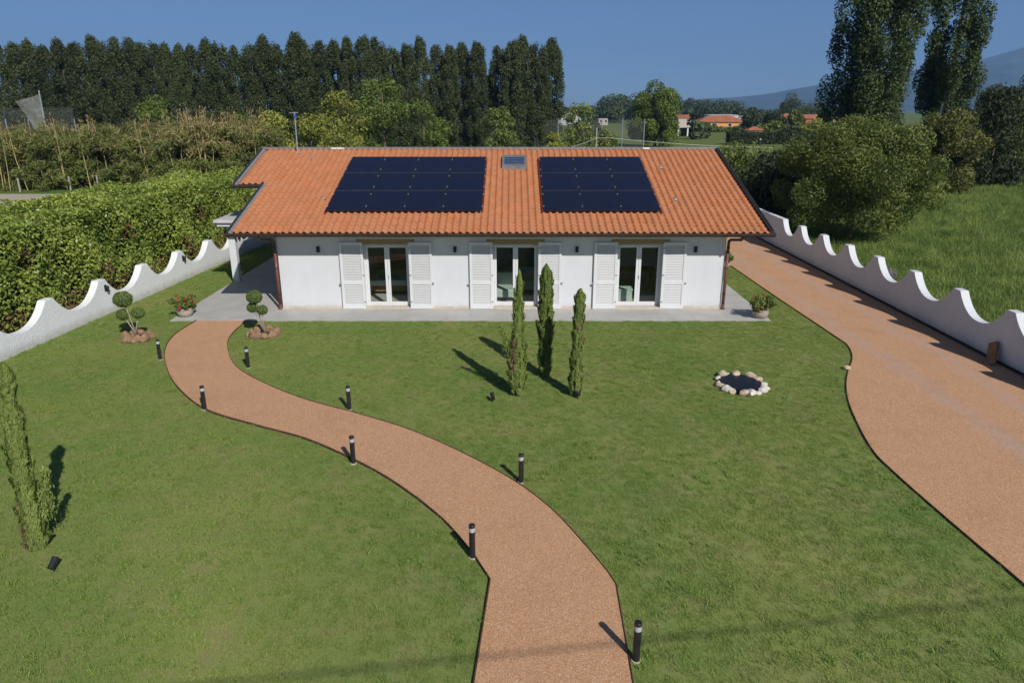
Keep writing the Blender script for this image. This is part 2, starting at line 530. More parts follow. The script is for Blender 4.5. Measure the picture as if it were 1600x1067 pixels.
# ------------------------------------------------------------------ mesh helpers
class MB:
    def __init__(self):
        self.v, self.f = [], []

    def add(self, vs, fs):
        o = len(self.v)
        self.v += [tuple(p) for p in vs]
        self.f += [tuple(i + o for i in q) for q in fs]
        return self

    def box(self, x0, x1, y0, y1, z0, z1):
        vs = [(x0, y0, z0), (x1, y0, z0), (x1, y1, z0), (x0, y1, z0), (x0, y0, z1), (x1, y0, z1), (x1, y1, z1), (x0, y1, z1)]
        return self.add(vs, [(3, 2, 1, 0), (4, 5, 6, 7), (0, 1, 5, 4), (1, 2, 6, 5), (2, 3, 7, 6), (3, 0, 4, 7)])

    def tube(self, pts, radii, n=8, cap=True):
        pts = [Vector(p) for p in pts]
        if isinstance(radii, (int, float)):
            radii = [radii] * len(pts)
        rings = []
        ref = Vector((0.3, 0.9, 0.2)).normalized()
        for i, p in enumerate(pts):
            t = (pts[min(i + 1, len(pts) - 1)] - pts[max(i - 1, 0)]).normalized()
            a = t.cross(ref)
            if a.length < 1e-3:
                a = t.cross(Vector((1, 0, 0)))
            a.normalize()
            bb = t.cross(a)
            rings.append([p + (a * math.cos(2 * math.pi * k / n) + bb * math.sin(2 * math.pi * k / n)) * radii[i] for k in range(n)])
        vs = [q for r in rings for q in r]
        fs = []
        for i in range(len(pts) - 1):
            for k in range(n):
                k2 = (k + 1) % n
                fs.append((i * n + k, i * n + k2, (i + 1) * n + k2, (i + 1) * n + k))
        if cap:
            fs.append(tuple(range(n - 1, -1, -1)))
            fs.append(tuple((len(pts) - 1) * n + k for k in range(n)))
        return self.add(vs, fs)

    def lathe(self, prof, n=20, c=(0, 0, 0)):
        vs, fs = [], []
        for r, z in prof:
            for k in range(n):
                a = 2 * math.pi * k / n
                vs.append((c[0] + r * math.cos(a), c[1] + r * math.sin(a), c[2] + z))
        for i in range(len(prof) - 1):
            for k in range(n):
                k2 = (k + 1) % n
                fs.append((i * n + k, i * n + k2, (i + 1) * n + k2, (i + 1) * n + k))
        fs.append(tuple(range(n - 1, -1, -1)))
        fs.append(tuple((len(prof) - 1) * n + k for k in range(n)))
        return self.add(vs, fs)

    def mesh(self, name, m, smooth=False):
        me = bpy.data.meshes.new(name)
        me.from_pydata(self.v, [], self.f)
        me.materials.append(m)
        if smooth:
            for p in me.polygons:
                p.use_smooth = True
        me.update()
        return me

    def build(self, name, m, parent=None, loc=None, smooth=False, bevel=0.0):
        o = bpy.data.objects.new(name, self.mesh(name, m, smooth))
        COL.objects.link(o)
        if parent:
            o.parent = parent
        if loc:
            o.location = loc
        if bevel:
            bv = o.modifiers.new('bevel', 'BEVEL')
            bv.width = bevel
            bv.segments = 2
            bv.limit_method = 'ANGLE'
        return o


def link(name, me, parent=None, loc=(0, 0, 0), rot=(0, 0, 0), scale=(1, 1, 1)):
    o = bpy.data.objects.new(name, me)
    COL.objects.link(o)
    o.parent = parent
    o.location, o.rotation_euler, o.scale = loc, rot, scale
    return o


def tag(o, label, cat, group=None):
    o['label'] = label
    o['category'] = cat
    if group:
        o['group'] = group
    return o


def kind(o, k):
    o['kind'] = k
    return o


def empty(name, loc, label, cat, group=None, rz=0.0):
    o = bpy.data.objects.new(name, None)
    COL.objects.link(o)
    o.location = loc
    o.rotation_euler = (0, 0, rz)
    o.empty_display_size = 0.2
    return tag(o, label, cat, group)


def leaf_mesh(name, P, Nrm, size, mats, aspect=0.55, jitter=0.9, up=0.0, tint=None, midx=None, seed=0):
    """one folded quad (two triangles) per leaf at points P, facing roughly along Nrm"""
    g = np.random.default_rng(seed + len(P))
    n = len(P)
    size = np.broadcast_to(np.asarray(size, float), (n,)) * g.uniform(0.7, 1.3, n)
    nr = Nrm + g.normal(0, jitter, (n, 3))
    nr /= np.linalg.norm(nr, axis=1, keepdims=True) + 1e-9
    t = g.normal(0, 1, (n, 3)) * (1 - up)
    t[:, 2] += up * 2.2
    t -= nr * np.sum(t * nr, 1, keepdims=True)
    t /= np.linalg.norm(t, axis=1, keepdims=True) + 1e-9
    b = np.cross(nr, t)
    L = size[:, None]
    W = L * aspect * 0.5
    fold = nr * L * 0.10
    v = np.empty((n, 4, 3))
    v[:, 0] = P - t * L * 0.5
    v[:, 1] = P + b * W + fold
    v[:, 2] = P + t * L * 0.5
    v[:, 3] = P - b * W + fold
    me = bpy.data.meshes.new(name)
    me.vertices.add(4 * n)
    me.loops.add(4 * n)
    me.polygons.add(n)
    me.vertices.foreach_set('co', v.reshape(-1).astype(np.float32))
    me.loops.foreach_set('vertex_index', np.arange(4 * n, dtype=np.int32))
    me.polygons.foreach_set('loop_start', np.arange(0, 4 * n, 4, dtype=np.int32))
    me.polygons.foreach_set('loop_total', np.full(n, 4, dtype=np.int32))
    if tint is None:
        tint = g.uniform(0, 1, n)
    at = me.attributes.new('tint', 'FLOAT', 'FACE')
    at.data.foreach_set('value', np.clip(tint, 0, 1).astype(np.float32))
    for m in (mats if isinstance(mats, (list, tuple)) else [mats]):
        me.materials.append(m)
    if midx is not None:
        me.polygons.foreach_set('material_index', np.asarray(midx, dtype=np.int32))
    me.update(calc_edges=True)
    return me


def unit(n, g):
    d = g.normal(0, 1, (n, 3))
    return d / np.linalg.norm(d, axis=1, keepdims=True)


def clump_points(cent, rad, n, g, shell=0.45):
    """n points spread over ellipsoid clumps, mostly near their skins"""
    cent, rad = np.asarray(cent, float), np.asarray(rad, float)
    w = np.prod(rad, axis=1) ** (2 / 3)
    k = g.choice(len(cent), n, p=w / w.sum())
    d = unit(n, g)
    r = 1 - shell * g.uniform(0, 1, n) ** 1.6
    P = cent[k] + d * rad[k] * r[:, None]
    ct = g.uniform(0, 1, len(cent))
    return P, d, np.clip(0.55 * ct[k] + 0.45 * g.uniform(0, 1, n), 0, 1)


def crown_clumps(h0, h1, rx, ry, n, g, shape='round', cr=0.3):
    c, r = [], []
    while len(c) < n:
        u = g.uniform(0, 1)
        if shape == 'round':
            prof = math.sqrt(max(0.03, 1 - (2 * u - 0.9) ** 2 / 1.3))
        elif shape == 'column':
            prof = min(1, 0.55 + u * 1.3) if u < 0.35 else (1.0 if u < 0.72 else max(0.16, 1 - ((u - 0.72) / 0.28) ** 2.2 * 0.8))
        elif shape == 'cone':
            prof = max(0.08, 1 - u) ** 0.8
        a = g.uniform(0, 2 * math.pi)
        q = prof * math.sqrt(g.uniform(0.12, 1)) * g.uniform(0.85, 1.15)
        s = cr * g.uniform(0.65, 1.3)
        c.append((math.cos(a) * q * rx * 0.88, math.sin(a) * q * ry * 0.88, h0 + u * (h1 - h0)))
        r.append((rx * s, ry * s, (rx + ry) / 2 * s * (1.9 if shape == 'column' else 0.85)))
    return c, r


def trunk_mb(h, r, g, limbs=6, spread=1.5, h0=0.3, n=7):
    mb = MB()
    k = 6
    pts = [(g.normal(0, r * 0.25) * (i > 0), g.normal(0, r * 0.25) * (i > 0), h * i / k) for i in range(k + 1)]
    mb.tube(pts, [r * (1.25 if i == 0 else 1 - 0.8 * i / k) for i in range(k + 1)], n)
    for _ in range(limbs):
        u = g.uniform(h0, 0.85)
        a = g.uniform(0, 2 * math.pi)
        b = Vector(pts[int(u * k)]) * (1 - (u * k) % 1) + Vector(pts[int(u * k) + 1]) * ((u * k) % 1)
        s = spread * (1.1 - u * 0.6)
        d = Vector((math.cos(a) * s, math.sin(a) * s, s * 0.8))
        mb.tube([b, b + d * 0.5 + Vector((0, 0, 0.05 * s)), b + d], [r * 0.42 * (1.1 - u), r * 0.28 * (1.1 - u), r * 0.1], 5)
    return mb


def make_tree(name, label, loc, h, rx, mat, n=5000, leaf=0.3, shape='round', base=0.25, ry=None, clumps=60, cr=0.3, cat='tree', group=None,
              seed=1, trunk_r=None, bark='bark', limbs=7, jitter=0.9, aspect=0.6, up=0.0, shell=0.5):
    g = np.random.default_rng(seed)
    ry = ry or rx
    t = empty(name, loc, label, cat, group, 0)
    c, r = crown_clumps(h * base, h * (1 - 0.22 * cr), rx, ry, clumps, g, shape, cr)
    P, d, tint = clump_points(c, r, n, g, shell)
    keep = P[:, 2] > 0.05
    me = leaf_mesh('crown', P[keep], d[keep], leaf, M[mat], aspect, jitter, up, tint[keep], seed=seed)
    link('crown', me, t)
    trunk_mb(h * 0.88, trunk_r or h * 0.022, g, limbs, rx * 0.8, max(0.12, base * 0.8)).build('trunk', M[bark], t, smooth=True)
    return t


def copy_tree(o, loc, rz, s, label):
    r = o.copy()
    COL.objects.link(r)
    r.location, r.rotation_euler, r.scale = loc, (0, 0, rz), s
    r['label'] = label
    for ch in o.children:
        c = ch.copy()
        COL.objects.link(c)
        c.parent = r
        for gch in ch.children:
            d = gch.copy()
            COL.objects.link(d)
            d.parent = c
    return r


def catmull(pts, k=6):
    P = [np.array(p, float) for p in pts]
    out = []
    for i in range(len(P) - 1):
        p0, p1, p2, p3 = P[max(i - 1, 0)], P[i], P[i + 1], P[min(i + 2, len(P) - 1)]
        for j in range(k):
            t = j / k
            out.append(0.5 * ((2 * p1) + (-p0 + p2) * t + (2 * p0 - 5 * p1 + 4 * p2 - p3) * t * t + (-p0 + 3 * p1 - 3 * p2 + p3) * t ** 3))
    out.append(P[-1])
    return [tuple(q) for q in out]


def in_poly(x, y, poly):
    inside = np.zeros(len(x), bool)
    j = len(poly) - 1
    for i in range(len(poly)):
        xi, yi = poly[i][:2]
        xj, yj = poly[j][:2]
        c = ((yi > y) != (yj > y)) & (x < (xj - xi) * (y - yi) / (yj - yi + 1e-12) + xi)
        inside ^= c
        j = i
    return inside


ORD = ['first', 'second', 'third', 'fourth', 'fifth', 'sixth', 'seventh', 'eighth', 'ninth', 'tenth', 'eleventh', 'twelfth', 'thirteenth',
       'fourteenth', 'fifteenth', 'sixteenth', 'seventeenth', 'eighteenth', 'nineteenth', 'twentieth', 'twenty-first', 'twenty-second',
       'twenty-third', 'twenty-fourth', 'twenty-fifth', 'twenty-sixth', 'twenty-seventh', 'twenty-eighth', 'twenty-ninth', 'thirtieth',
       'thirty-first', 'thirty-second', 'thirty-third', 'thirty-fourth', 'thirty-fifth', 'thirty-sixth', 'thirty-seventh', 'thirty-eighth',
       'thirty-ninth', 'fortieth']

# ------------------------------------------------------------------ ground, lawn, path, driveway, hills
kind(MB().add([(-8500, -200, -0.06), (12000, -200, -0.06), (12000, 8200, -0.06), (-8500, 8200, -0.06)], [(0, 1, 2, 3)]).build('ground', M['plain']), 'structure')

LAWN = [(-14.6, 3.0), (13.5, 3.0), (13.5, 46), (-12.5, 46), (-14.6, 18)]
kind(MB().add([(x, y, 0) for x, y in LAWN], [tuple(range(len(LAWN)))]).build('lawn', M['lawn']), 'structure')

PATH_L = [(-10.50, 22.62), (-10.51, 21.02), (-10.13, 19.6), (-9.41, 18.14), (-8.5, 16.73), (-7.19, 15.28), (-5.69, 14.39), (-4.39, 13.7),
          (-3.13, 12.72), (-2.17, 11.80), (-1.21, 10.61), (-0.6, 9.55)]
PATH_R = [(-8.82, 22.62), (-8.72, 20.9), (-8.23, 19.48), (-7.44, 18.09), (-6.18, 16.82), (-4.93, 15.85), (-3.56, 15.05), (-2.25, 14.19),
          (-1.05, 13.12), (0.0, 11.98), (0.68, 10.96), (1.14, 9.95), (1.46, 9.14)]
pl = catmull(PATH_L) + [(-0.33, 8.94), (-0.47, 6.98), (-0.62, 4.2)]
pr = catmull(PATH_R) + [(1.545, 8.84), (1.52, 7.95), (1.49, 6.98), (1.45, 4.2)]


def resample(pts, n):
    P = np.array(pts)
    d = np.r_[0, np.cumsum(np.linalg.norm(np.diff(P, axis=0), axis=1))]
    s = np.linspace(0, d[-1], n)
    return [(float(np.interp(t, d, P[:, 0])), float(np.interp(t, d, P[:, 1]))) for t in s]


poly_path = pl + pr[::-1]


def sheet(name, outline, z, mat):
    tris = tessellate_polygon([[Vector((x, y, 0)) for x, y in outline]])
    mb = MB()
    fs = []
    for t in tris:
        p = [Vector((*outline[i], 0)) for i in t]
        fs.append(tuple(t) if (p[1] - p[0]).cross(p[2] - p[0]).z > 0 else tuple(reversed(t)))
    return kind(mb.add([(x, y, z) for x, y in outline], fs).build(name, mat), 'structure')


garden_path = sheet('path', poly_path, 0.022, M['path'])


def edging(pts, side, z0, z1, w=0.014):
    mb = MB()
    P = [Vector((x, y, 0)) for x, y in pts]
    L = []
    for i, p in enumerate(P):
        t = (P[min(i + 1, len(P) - 1)] - P[max(i - 1, 0)]).normalized()
        nn = Vector((-t.y, t.x, 0)) * side
        L.append((p, p + nn * w))
    vs = []
    for a, b in L:
        vs += [(a.x, a.y, z0), (a.x, a.y, z1), (b.x, b.y, z1), (b.x, b.y, z0)]
    fs = []
    for i in range(len(L) - 1):
        for k in range(4):
            fs.append((4 * i + k, 4 * i + (k + 1) % 4, 4 * i + 4 + (k + 1) % 4, 4 * i + 4 + k))
    return mb.add(vs, fs)


edging(pl, 1, -0.02, 0.055, 0.014).build('edging_strip', M['corten'], garden_path)
edging(pr, -1, -0.02, 0.042, 0.010).build('edging_strip', M['corten'], garden_path)

DRIVE_L = [(9.85, 46), (9.85, 31.13), (9.9, 25.97), (10.0, 21.0), (9.98, 20.0), (9.62, 18.9), (8.97, 17.74), (8.42, 16.6), (7.95, 15.31), (7.45, 13.32), (7.39, 12.18), (7.47, 10.3), (7.56, 8.84), (7.6, 6.5), (7.65, 4.2)]
dl = [DRIVE_L[0]] + catmull(DRIVE_L[1:])
poly_drive = dl + [(13.44, 4.2), (13.44, 46)]
driveway = sheet('driveway', poly_drive, 0.020, M['drive'])
edging(dl, -1, -0.02, 0.042, 0.012).build('edging_strip', M['corten'], driveway)

kind(MB().box(-62, -33.5, 52.5, 60.2, -0.05, 0.012).build('yard', M['sandy']), 'structure')

# hills: a real range seven kilometres off, with spurs and hollows
ridge = [(-6000, 12), (-2000, 10), (0, 12), (780, 16), (960, 22), (1199, 50), (1500, 82), (1794, 108), (2050, 118), (2269, 136), (2450, 158), (2620, 192), (2853, 231), (3025, 276),
         (3300, 300), (3553, 314), (4016, 370), (4180, 400), (4352, 458), (4690, 524), (5100, 566), (5555, 580), (6466, 470), (8000, 600), (11000, 500)]
rx_, rz_ = zip(*ridge)
nx, ny = 220, 30
xs = np.linspace(-6000, 11000, nx)
hv = np.zeros((ny, nx, 3))
g = np.random.default_rng(3)
ph = g.uniform(0, 6.28, 8)
for j in range(ny):
    t = j / (ny - 1)                         # 0 foot, 0.7 crest, 1 behind
    yy = 4600 + t * 3400
    prof = np.sin(min(t / 0.706, 1) * math.pi / 2) ** 1.3 if t <= 0.706 else 1 - (t - 0.706) * 0.9
    rz = np.interp(xs * 7000 / yy if t < 0.706 else xs, rx_, rz_)
    spur = sum(np.sin(xs / (190 + 70 * k) + ph[k] + t * (2 - k)) / (k + 1.6) for k in range(6))
    amp = 0.16 * math.sin(min(t / 0.706, 1) * math.pi)
    hv[j, :, 0], hv[j, :, 1] = xs, yy
    hv[j, :, 2] = np.maximum(rz * prof * (1 + amp * spur) - (5 if j == 0 else 0), -2)
fs = [(j * nx + i, j * nx + i + 1, (j + 1) * nx + i + 1, (j + 1) * nx + i) for j in range(ny - 1) for i in range(nx - 1)]
kind(MB().add(hv.reshape(-1, 3).tolist(), fs).build('hills', M['hill'], smooth=True), 'structure')

# patio: a concrete bed with single grey tiles on it
patio = kind(MB().box(-11.36, 8.60, 22.62, 24.06, -0.05, 0.030).box(-11.36, -8.06, 24.06, 34.5, -0.05, 0.030).box(7.34, 8.60, 24.06, 34.5, -0.05, 0.030)
             .build('patio', M['grout']), 'structure')
TX, TY = 0.832, 0.72
tile_me = {}


def paving(x0, x1, y0, y1, nx, ny):
    w, l = (x1 - x0) / nx, (y1 - y0) / ny
    key = (round(w, 4), round(l, 4))
    if key not in tile_me:
        tile_me[key] = MB().box(0.002, w - 0.002, 0.002, l - 0.002, 0.0, 0.010).mesh('paving_tile', M['paving'])
    for i in range(nx):
        for j in range(ny):
            link('paving_tile', tile_me[key], patio, (x0 + i * w, y0 + j * l, 0.031 + random.uniform(0, 0.0015)))


paving(-11.36, 8.60, 22.62, 24.06, 24, 2)
paving(-11.36, -8.06, 24.06, 34.5, 4, 14)
paving(7.34, 8.60, 24.06, 34.5, 2, 14)

# ------------------------------------------------------------------ the house
WX0, WX1, WY0, WY1 = -8.04, 7.32, 24.07, 37.6
house = empty('house', (0, 0, 0), 'low white single-storey house with orange tiled roof and three shuttered french doors', 'house')
DOORS = [-4.33, 0.12, 4.40]
DW, DH = 0.80, 2.30
wall = MB()
xs_ = [WX0] + [v for d in DOORS for v in (d - DW, d + DW)] + [WX1]
for i in range(0, 8, 2):
    wall.box(xs_[i], xs_[i + 1], WY0, WY0 + 0.38, 0.0, 2.80)
for d in DOORS:
    wall.box(d - DW, d + DW, WY0 + 0.001, WY0 + 0.38, DH, 2.80)
wall.box(WX0 + 0.002, WX0 + 0.38, WY0 + 0.38, WY1, 0, 2.80)
wall.box(WX1 - 0.38, WX1 - 0.002, WY0 + 0.38, WY1, 0, 2.80)
wall.box(WX0 + 0.38, WX1 - 0.38, WY1 - 0.38, WY1, 0, 2.80)
wall.build('wall', M['plaster'], house)
MB().box(WX0 + 0.38, WX1 - 0.38, WY0 + 0.38, WY1 - 0.38, 0.0, 0.06).build('floor', M['room_floor'], house)
MB().box(WX0 + 0.38, WX1 - 0.38, WY0 + 0.385, WY1 - 0.38, 2.62, 2.66).build('ceiling', M['dark_room'], house)
inner = MB()
inner.box(WX0 + 0.385, WX1 - 0.385, 29.0, 29.12, 0.06, 2.62)
for x in (-2.1, 2.3):
    inner.box(x - 0.06, x + 0.06, WY0 + 0.385, 29.0, 0.06, 2.62)
inner.build('partition', M['dark_room'], house)
# plinth strips of beige stone between the doors
for i in range(0, 8, 2):
    MB().box(xs_[i], xs_[i + 1], WY0 - 0.022, WY0, 0.0, 0.13).build('plinth', M['sill'], house)

SL = math.tan(R(17))
EY, EZ, RY = 23.28, 2.86, 30.75
RZ = EZ + (RY - EY) * SL
XR, XL, XU, NY_ = 8.58, -9.36, -10.44, 27.14


def rz_at(y):
    return EZ + (y - EY) * SL


def slab(mb, x0, x1, y0, y1, top, th, back=False):
    f = (lambda y: rz_at(y)) if not back else (lambda y: RZ - (y - RY) * SL)
    vs = []
    for (x, y) in ((x0, y0), (x1, y0), (x1, y1), (x0, y1)):
        vs.append((x, y, f(y) + top - th))
    for (x, y) in ((x0, y0), (x1, y0), (x1, y1), (x0, y1)):
        vs.append((x, y, f(y) + top))
    return mb.add(vs, [(3, 2, 1, 0), (4, 5, 6, 7), (0, 1, 5, 4), (1, 2, 6, 5), (2, 3, 7, 6), (3, 0, 4, 7)])


roof = slab(MB(), XL, XR, EY + 0.06, NY_, -0.06, 0.10)
slab(roof, XU, XR, NY_ + 0.001, RY, -0.06, 0.10)
roof = roof.build('roof', M['tile'], house)
slab(MB(), XU, XR, RY + 0.002, 38.2, -0.02, 0.14, True).build('rear_roof_slope', M['tile'], roof)
# gable ends and closing boards above the walls
gb = MB()
for x0, x1 in ((WX0 + 0.002, WX0 + 0.3), (WX1 - 0.3, WX1 - 0.002)):
    ys = [WY0 + 0.02, RY, WY1 - 0.02]
    zs = [rz_at(WY0 + 0.02) - 0.17, RZ - 0.17, RZ - (WY1 - 0.02 - RY) * SL - 0.17]
    vs = []
    for x in (x0, x1):
        vs += [(x, ys[0], 2.80), (x, ys[2], 2.80), (x, ys[2], zs[2]), (x, ys[1], zs[1]), (x, ys[0], zs[0])]
    gb.add(vs, [(4, 3, 2, 1, 0), (5, 6, 7, 8, 9), (0, 1, 6, 5), (1, 2, 7, 6), (2, 3, 8, 7), (3, 4, 9, 8), (4, 0, 5, 9)])
gb.box(WX0 + 0.301, WX1 - 0.301, WY0 + 0.02, WY0 + 0.3, 2.80, rz_at(WY0 + 0.3) - 0.20)
gb.build('gable', M['plaster'], house)
MB().box(XL + 0.05, XR - 0.02, EY + 0.09, WY0 - 0.002, 2.69, 2.715).build('eave_soffit', M['soffit'], house)
MB().box(XL + 0.03, XR - 0.02, EY + 0.065, EY + 0.088, 2.68, 2.80).build('fascia', M['soffit'], house)

# clay tiles: S-profile, laid in straight columns
TW, TL = 0.233, 0.272
ta = math.atan(SL)


def tile_geo():
    us = [0, .08, .16, .24, .32, .40, .48, .56, .66, .83, 1.0]
    zs = []
    for u in us:
        if u <= 0.56:
            zs.append(0.012 + 0.062 * math.sin(math.pi * u / 0.56) ** 0.8)
        else:
            zs.append(0.012 - 0.012 * math.sin(math.pi * (u - 0.56) / 0.44))
    n = len(us)
    L = TL + 0.035
    vs = [(u * TW * 1.01, 0, z + 0.030) for u, z in zip(us, zs)] + [(u * TW * 1.01, L, z - 0.004) for u, z in zip(us, zs)] + [(u * TW * 1.01, 0.004, z - 0.006) for u, z in zip(us, zs)]
    fs = [(i, i + 1, n + i + 1, n + i) for i in range(n - 1)] + [(2 * n + i, 2 * n + i + 1, i + 1, i) for i in range(n - 1)]
    return vs, fs


tv, tf = tile_geo()
tile_mesh = MB().add(tv, tf).mesh('roof_tile', M['tile'], True)
ncol = int(round((XR - 0.10 - (XL + 0.16)) / TW))
tx0 = XR - 0.10 - ncol * TW
nrow = int((RY - EY) / math.cos(ta) / TL)
SKY = (-0.40, 0.58, 28.68, 29.80)                       # roof window footprint
bulk = MB()
ctv = np.array(tv)
cs, sn_ = math.cos(ta), math.sin(ta)
for r in range(nrow + 1):
    s = r * TL
    y = EY + s * cs
    z = EZ + s * sn_
    if r == nrow and RY - y < 0.12:
        continue
    cmin = 0 if y < NY_ - 0.01 else -int((tx0 - (XU + 0.05)) / TW)
    for c in range(cmin, ncol):
        x = tx0 + c * TW
        if SKY[0] - 0.1 < x < SKY[1] - 0.08 and SKY[2] - 0.25 < y < SKY[3] - 0.1:
            continue
        if r < 3:
            link('roof_tile', tile_mesh, roof, (x + random.uniform(-.003, .003), y, z - 0.05 + random.uniform(-.002, .002)), (ta, 0, random.uniform(-.008, .008)))
        else:
            q = ctv + [random.uniform(-.003, .003), 0, random.uniform(-.002, .002)]
            w = np.stack([q[:, 0] + x, y + q[:, 1] * cs - q[:, 2] * sn_, z - 0.05 + q[:, 1] * sn_ + q[:, 2] * cs], 1)
            bulk.add(w.tolist(), tf)
kind(bulk.build('upper_roof_tiles', M['tile'], roof, smooth=True), 'stuff')

# ridge cap, verge flashings, gutters
rc = MB()
rc.box(XU, XR, RY - 0.10, RY + 0.12, RZ - 0.05, RZ + 0.055)
rc.build('ridge_cap', M['ridge'], roof, bevel=0.015)
for x, w in ((-7.55, 0.55), (5.45, 0.30)):
    MB().box(x, x + w, RY - 0.16, RY - 0.102, RZ - 0.03, RZ + 0.045).build('ridge_clip', M['paint'], roof)


def verge(x0, x1, y0, y1, top, th, mat, name):
    slab(MB(), x0, x1, y0, y1, top, th).build(name, M[mat], roof)


verge(XR - 0.085, XR - 0.03, EY - 0.02, RY - 0.11, 0.055, 0.15, 'bitumen', 'verge_upstand')
verge(XR - 0.028, XR + 0.03, EY - 0.02, RY - 0.11, 0.075, 0.24, 'bitumen', 'verge_flashing')
verge(XL - 0.02, XL + 0.035, EY - 0.02, NY_ + 0.05, 0.060, 0.24, 'dark_metal', 'verge_flashing')
verge(XL + 0.037, XL + 0.17, EY - 0.01, NY_ + 0.05, 0.005, 0.06, 'grey_metal', 'verge_tray')
verge(XU + 0.032, XU + 0.14, NY_ - 0.01, RY - 0.11, 0.005, 0.06, 'grey_metal', 'verge_tray')
verge(XU - 0.03, XU + 0.03, NY_ - 0.02, RY - 0.11, 0.060, 0.24, 'dark_metal', 'verge_flashing')


def gutter(x0, x1, y, z, r=0.12):
    n = 12
    vs, fs = [], []
    prof = []
    for k in range(n + 1):
        a = math.pi + math.pi * k / n
        prof.append((y + r * math.cos(a), z + r * 0.95 * math.sin(a)))
    prof = [(y - r, z + 0.025)] + prof + [(y + r, z + 0.03)]
    inn = [(y + (a - y) * 0.9, z + (b - z) * 0.9 + 0.004) for a, b in prof[::-1]]
    ring = prof + inn
    m = len(ring)
    vs = [(x0, a, b) for a, b in ring] + [(x1, a, b) for a, b in ring]
    fs = [(i, (i + 1) % m, m + (i + 1) % m, m + i) for i in range(m)]
    mb = MB().add(vs, fs)
    for x, s in ((x0, -1), (x1, 1)):
        h = len(prof)
        mb.add([(x + s * 0.004, a, b) for a, b in prof], [tuple(range(h))])
    return mb


gutter(XL - 0.03, XR + 0.05, EY - 0.06, 2.815).build('gutter', M['brown_metal'], roof, smooth=False)
gutter(XU - 0.04, XL - 0.03, NY_ - 0.08, rz_at(NY_) - 0.045).build('gutter', M['brown_metal'], roof)
for x in np.arange(XL + 0.6, XR, 1.12):
    MB().box(x - 0.012, x + 0.012, EY - 0.182, EY + 0.05, 2.842, 2.850).build('gutter_bracket', M['brown_metal'], roof)


def downpipe(xo, xw, yw):
    yo = EY - 0.035
    top = [(xo, yo, 2.74), (xo, yo, 2.66), (xo + (xw - xo) * 0.12, yo + 0.05, 2.60), (xo + (xw - xo) * 0.85, yw - 0.12, 2.50), (xw, yw - 0.03, 2.44), (xw, yw, 2.34), (xw, yw, 2.02)]
    p = MB().tube(top, 0.048, 10).build('downpipe', M['brown_metal'], house, smooth=True)
    MB().tube([(xw, yw, 2.03), (xw, yw, 0.20)], 0.052, 10).build('lower_pipe', M['copper'], p, smooth=True)
    MB().tube([(xw, yw, 0.22), (xw, yw, 0.10), (xw, yw - 0.07, 0.07)], 0.058, 10).build('pipe_shoe', M['copper'], p, smooth=True)
    for z in (0.6, 1.5, 2.2):
        MB().tube([(xw, yw, z - 0.02), (xw, yw, z + 0.02)], 0.062, 10).build('pipe_clamp', M['brown_metal'], p)


downpipe(-8.36, -8.11, 24.00)
downpipe(7.60, 7.38, 24.00)

# roof window
sk = MB()
sx0, sx1, sy0, sy1 = SKY


def ontop(x, y, dz):
    return (x, y, rz_at(y) + dz)


def roof_bar(mb, x0, x1, y0, y1, d0, d1):
    return slab(mb, x0, x1, y0, y1, d1, d1 - d0)


roof_bar(sk, sx0, sx1, sy0, sy0 + 0.13, -0.06, 0.085)
roof_bar(sk, sx0, sx1, sy1 - 0.13, sy1, -0.06, 0.085)
roof_bar(sk, sx0, sx0 + 0.10, sy0 + 0.13, sy1 - 0.13, -0.06, 0.084)
roof_bar(sk, sx1 - 0.10, sx1, sy0 + 0.13, sy1 - 0.13, -0.06, 0.084)
sk = sk.build('roof_window', M['ridge'], roof)
M['sky_pane'] = simple('roof_window_pane', (0.03, 0.06, 0.12), 0.05, 0.1, 2, spec=1.0)
roof_bar(MB(), sx0 + 0.10, sx1 - 0.10, sy0 + 0.13, sy1 - 0.13, 0.03, 0.06).build('pane', M['sky_pane'], sk)
for k in range(3):
    yk = sy0 + 0.25 + k * 0.24
    roof_bar(MB(), sx0 + 0.12, sx1 - 0.12, yk, yk + 0.018, 0.061, 0.066).build('blind_bar', M['ridge'], sk)

# vent tiles
for (x, y) in ((-8.05, 29.6), (-6.8, 25.88), (5.86, 28.72), (5.86, 25.80)):
    z = rz_at(y)
    mb = MB()
    mb.lathe([(0.11, -0.04), (0.10, 0.012), (0.05, 0.02), (0.045, 0.045), (0.06, 0.05), (0.05, 0.07), (0.01, 0.075)], 10, (x, y, z))
    mb.build('vent_cap', M['grey_metal'], roof, smooth=True)

# porch: flat pale slab on square pillars at the house's left side
MB().box(-11.48, WX0 - 0.004, 27.30, 34.2, 2.545, 2.665).build('porch_roof', M['slab_grey'], house, bevel=0.012)
MB().box(-11.40, WX0 - 0.006, 27.42, 34.1, 2.40, 2.543).build('porch_beam', M['plaster'], house)
for y in (28.27, 33.6):
    MB().box(-11.33, -11.06, y - 0.13, y + 0.13, 0.035, 2.398).build('pillar', M['plaster'], house, bevel=0.01)


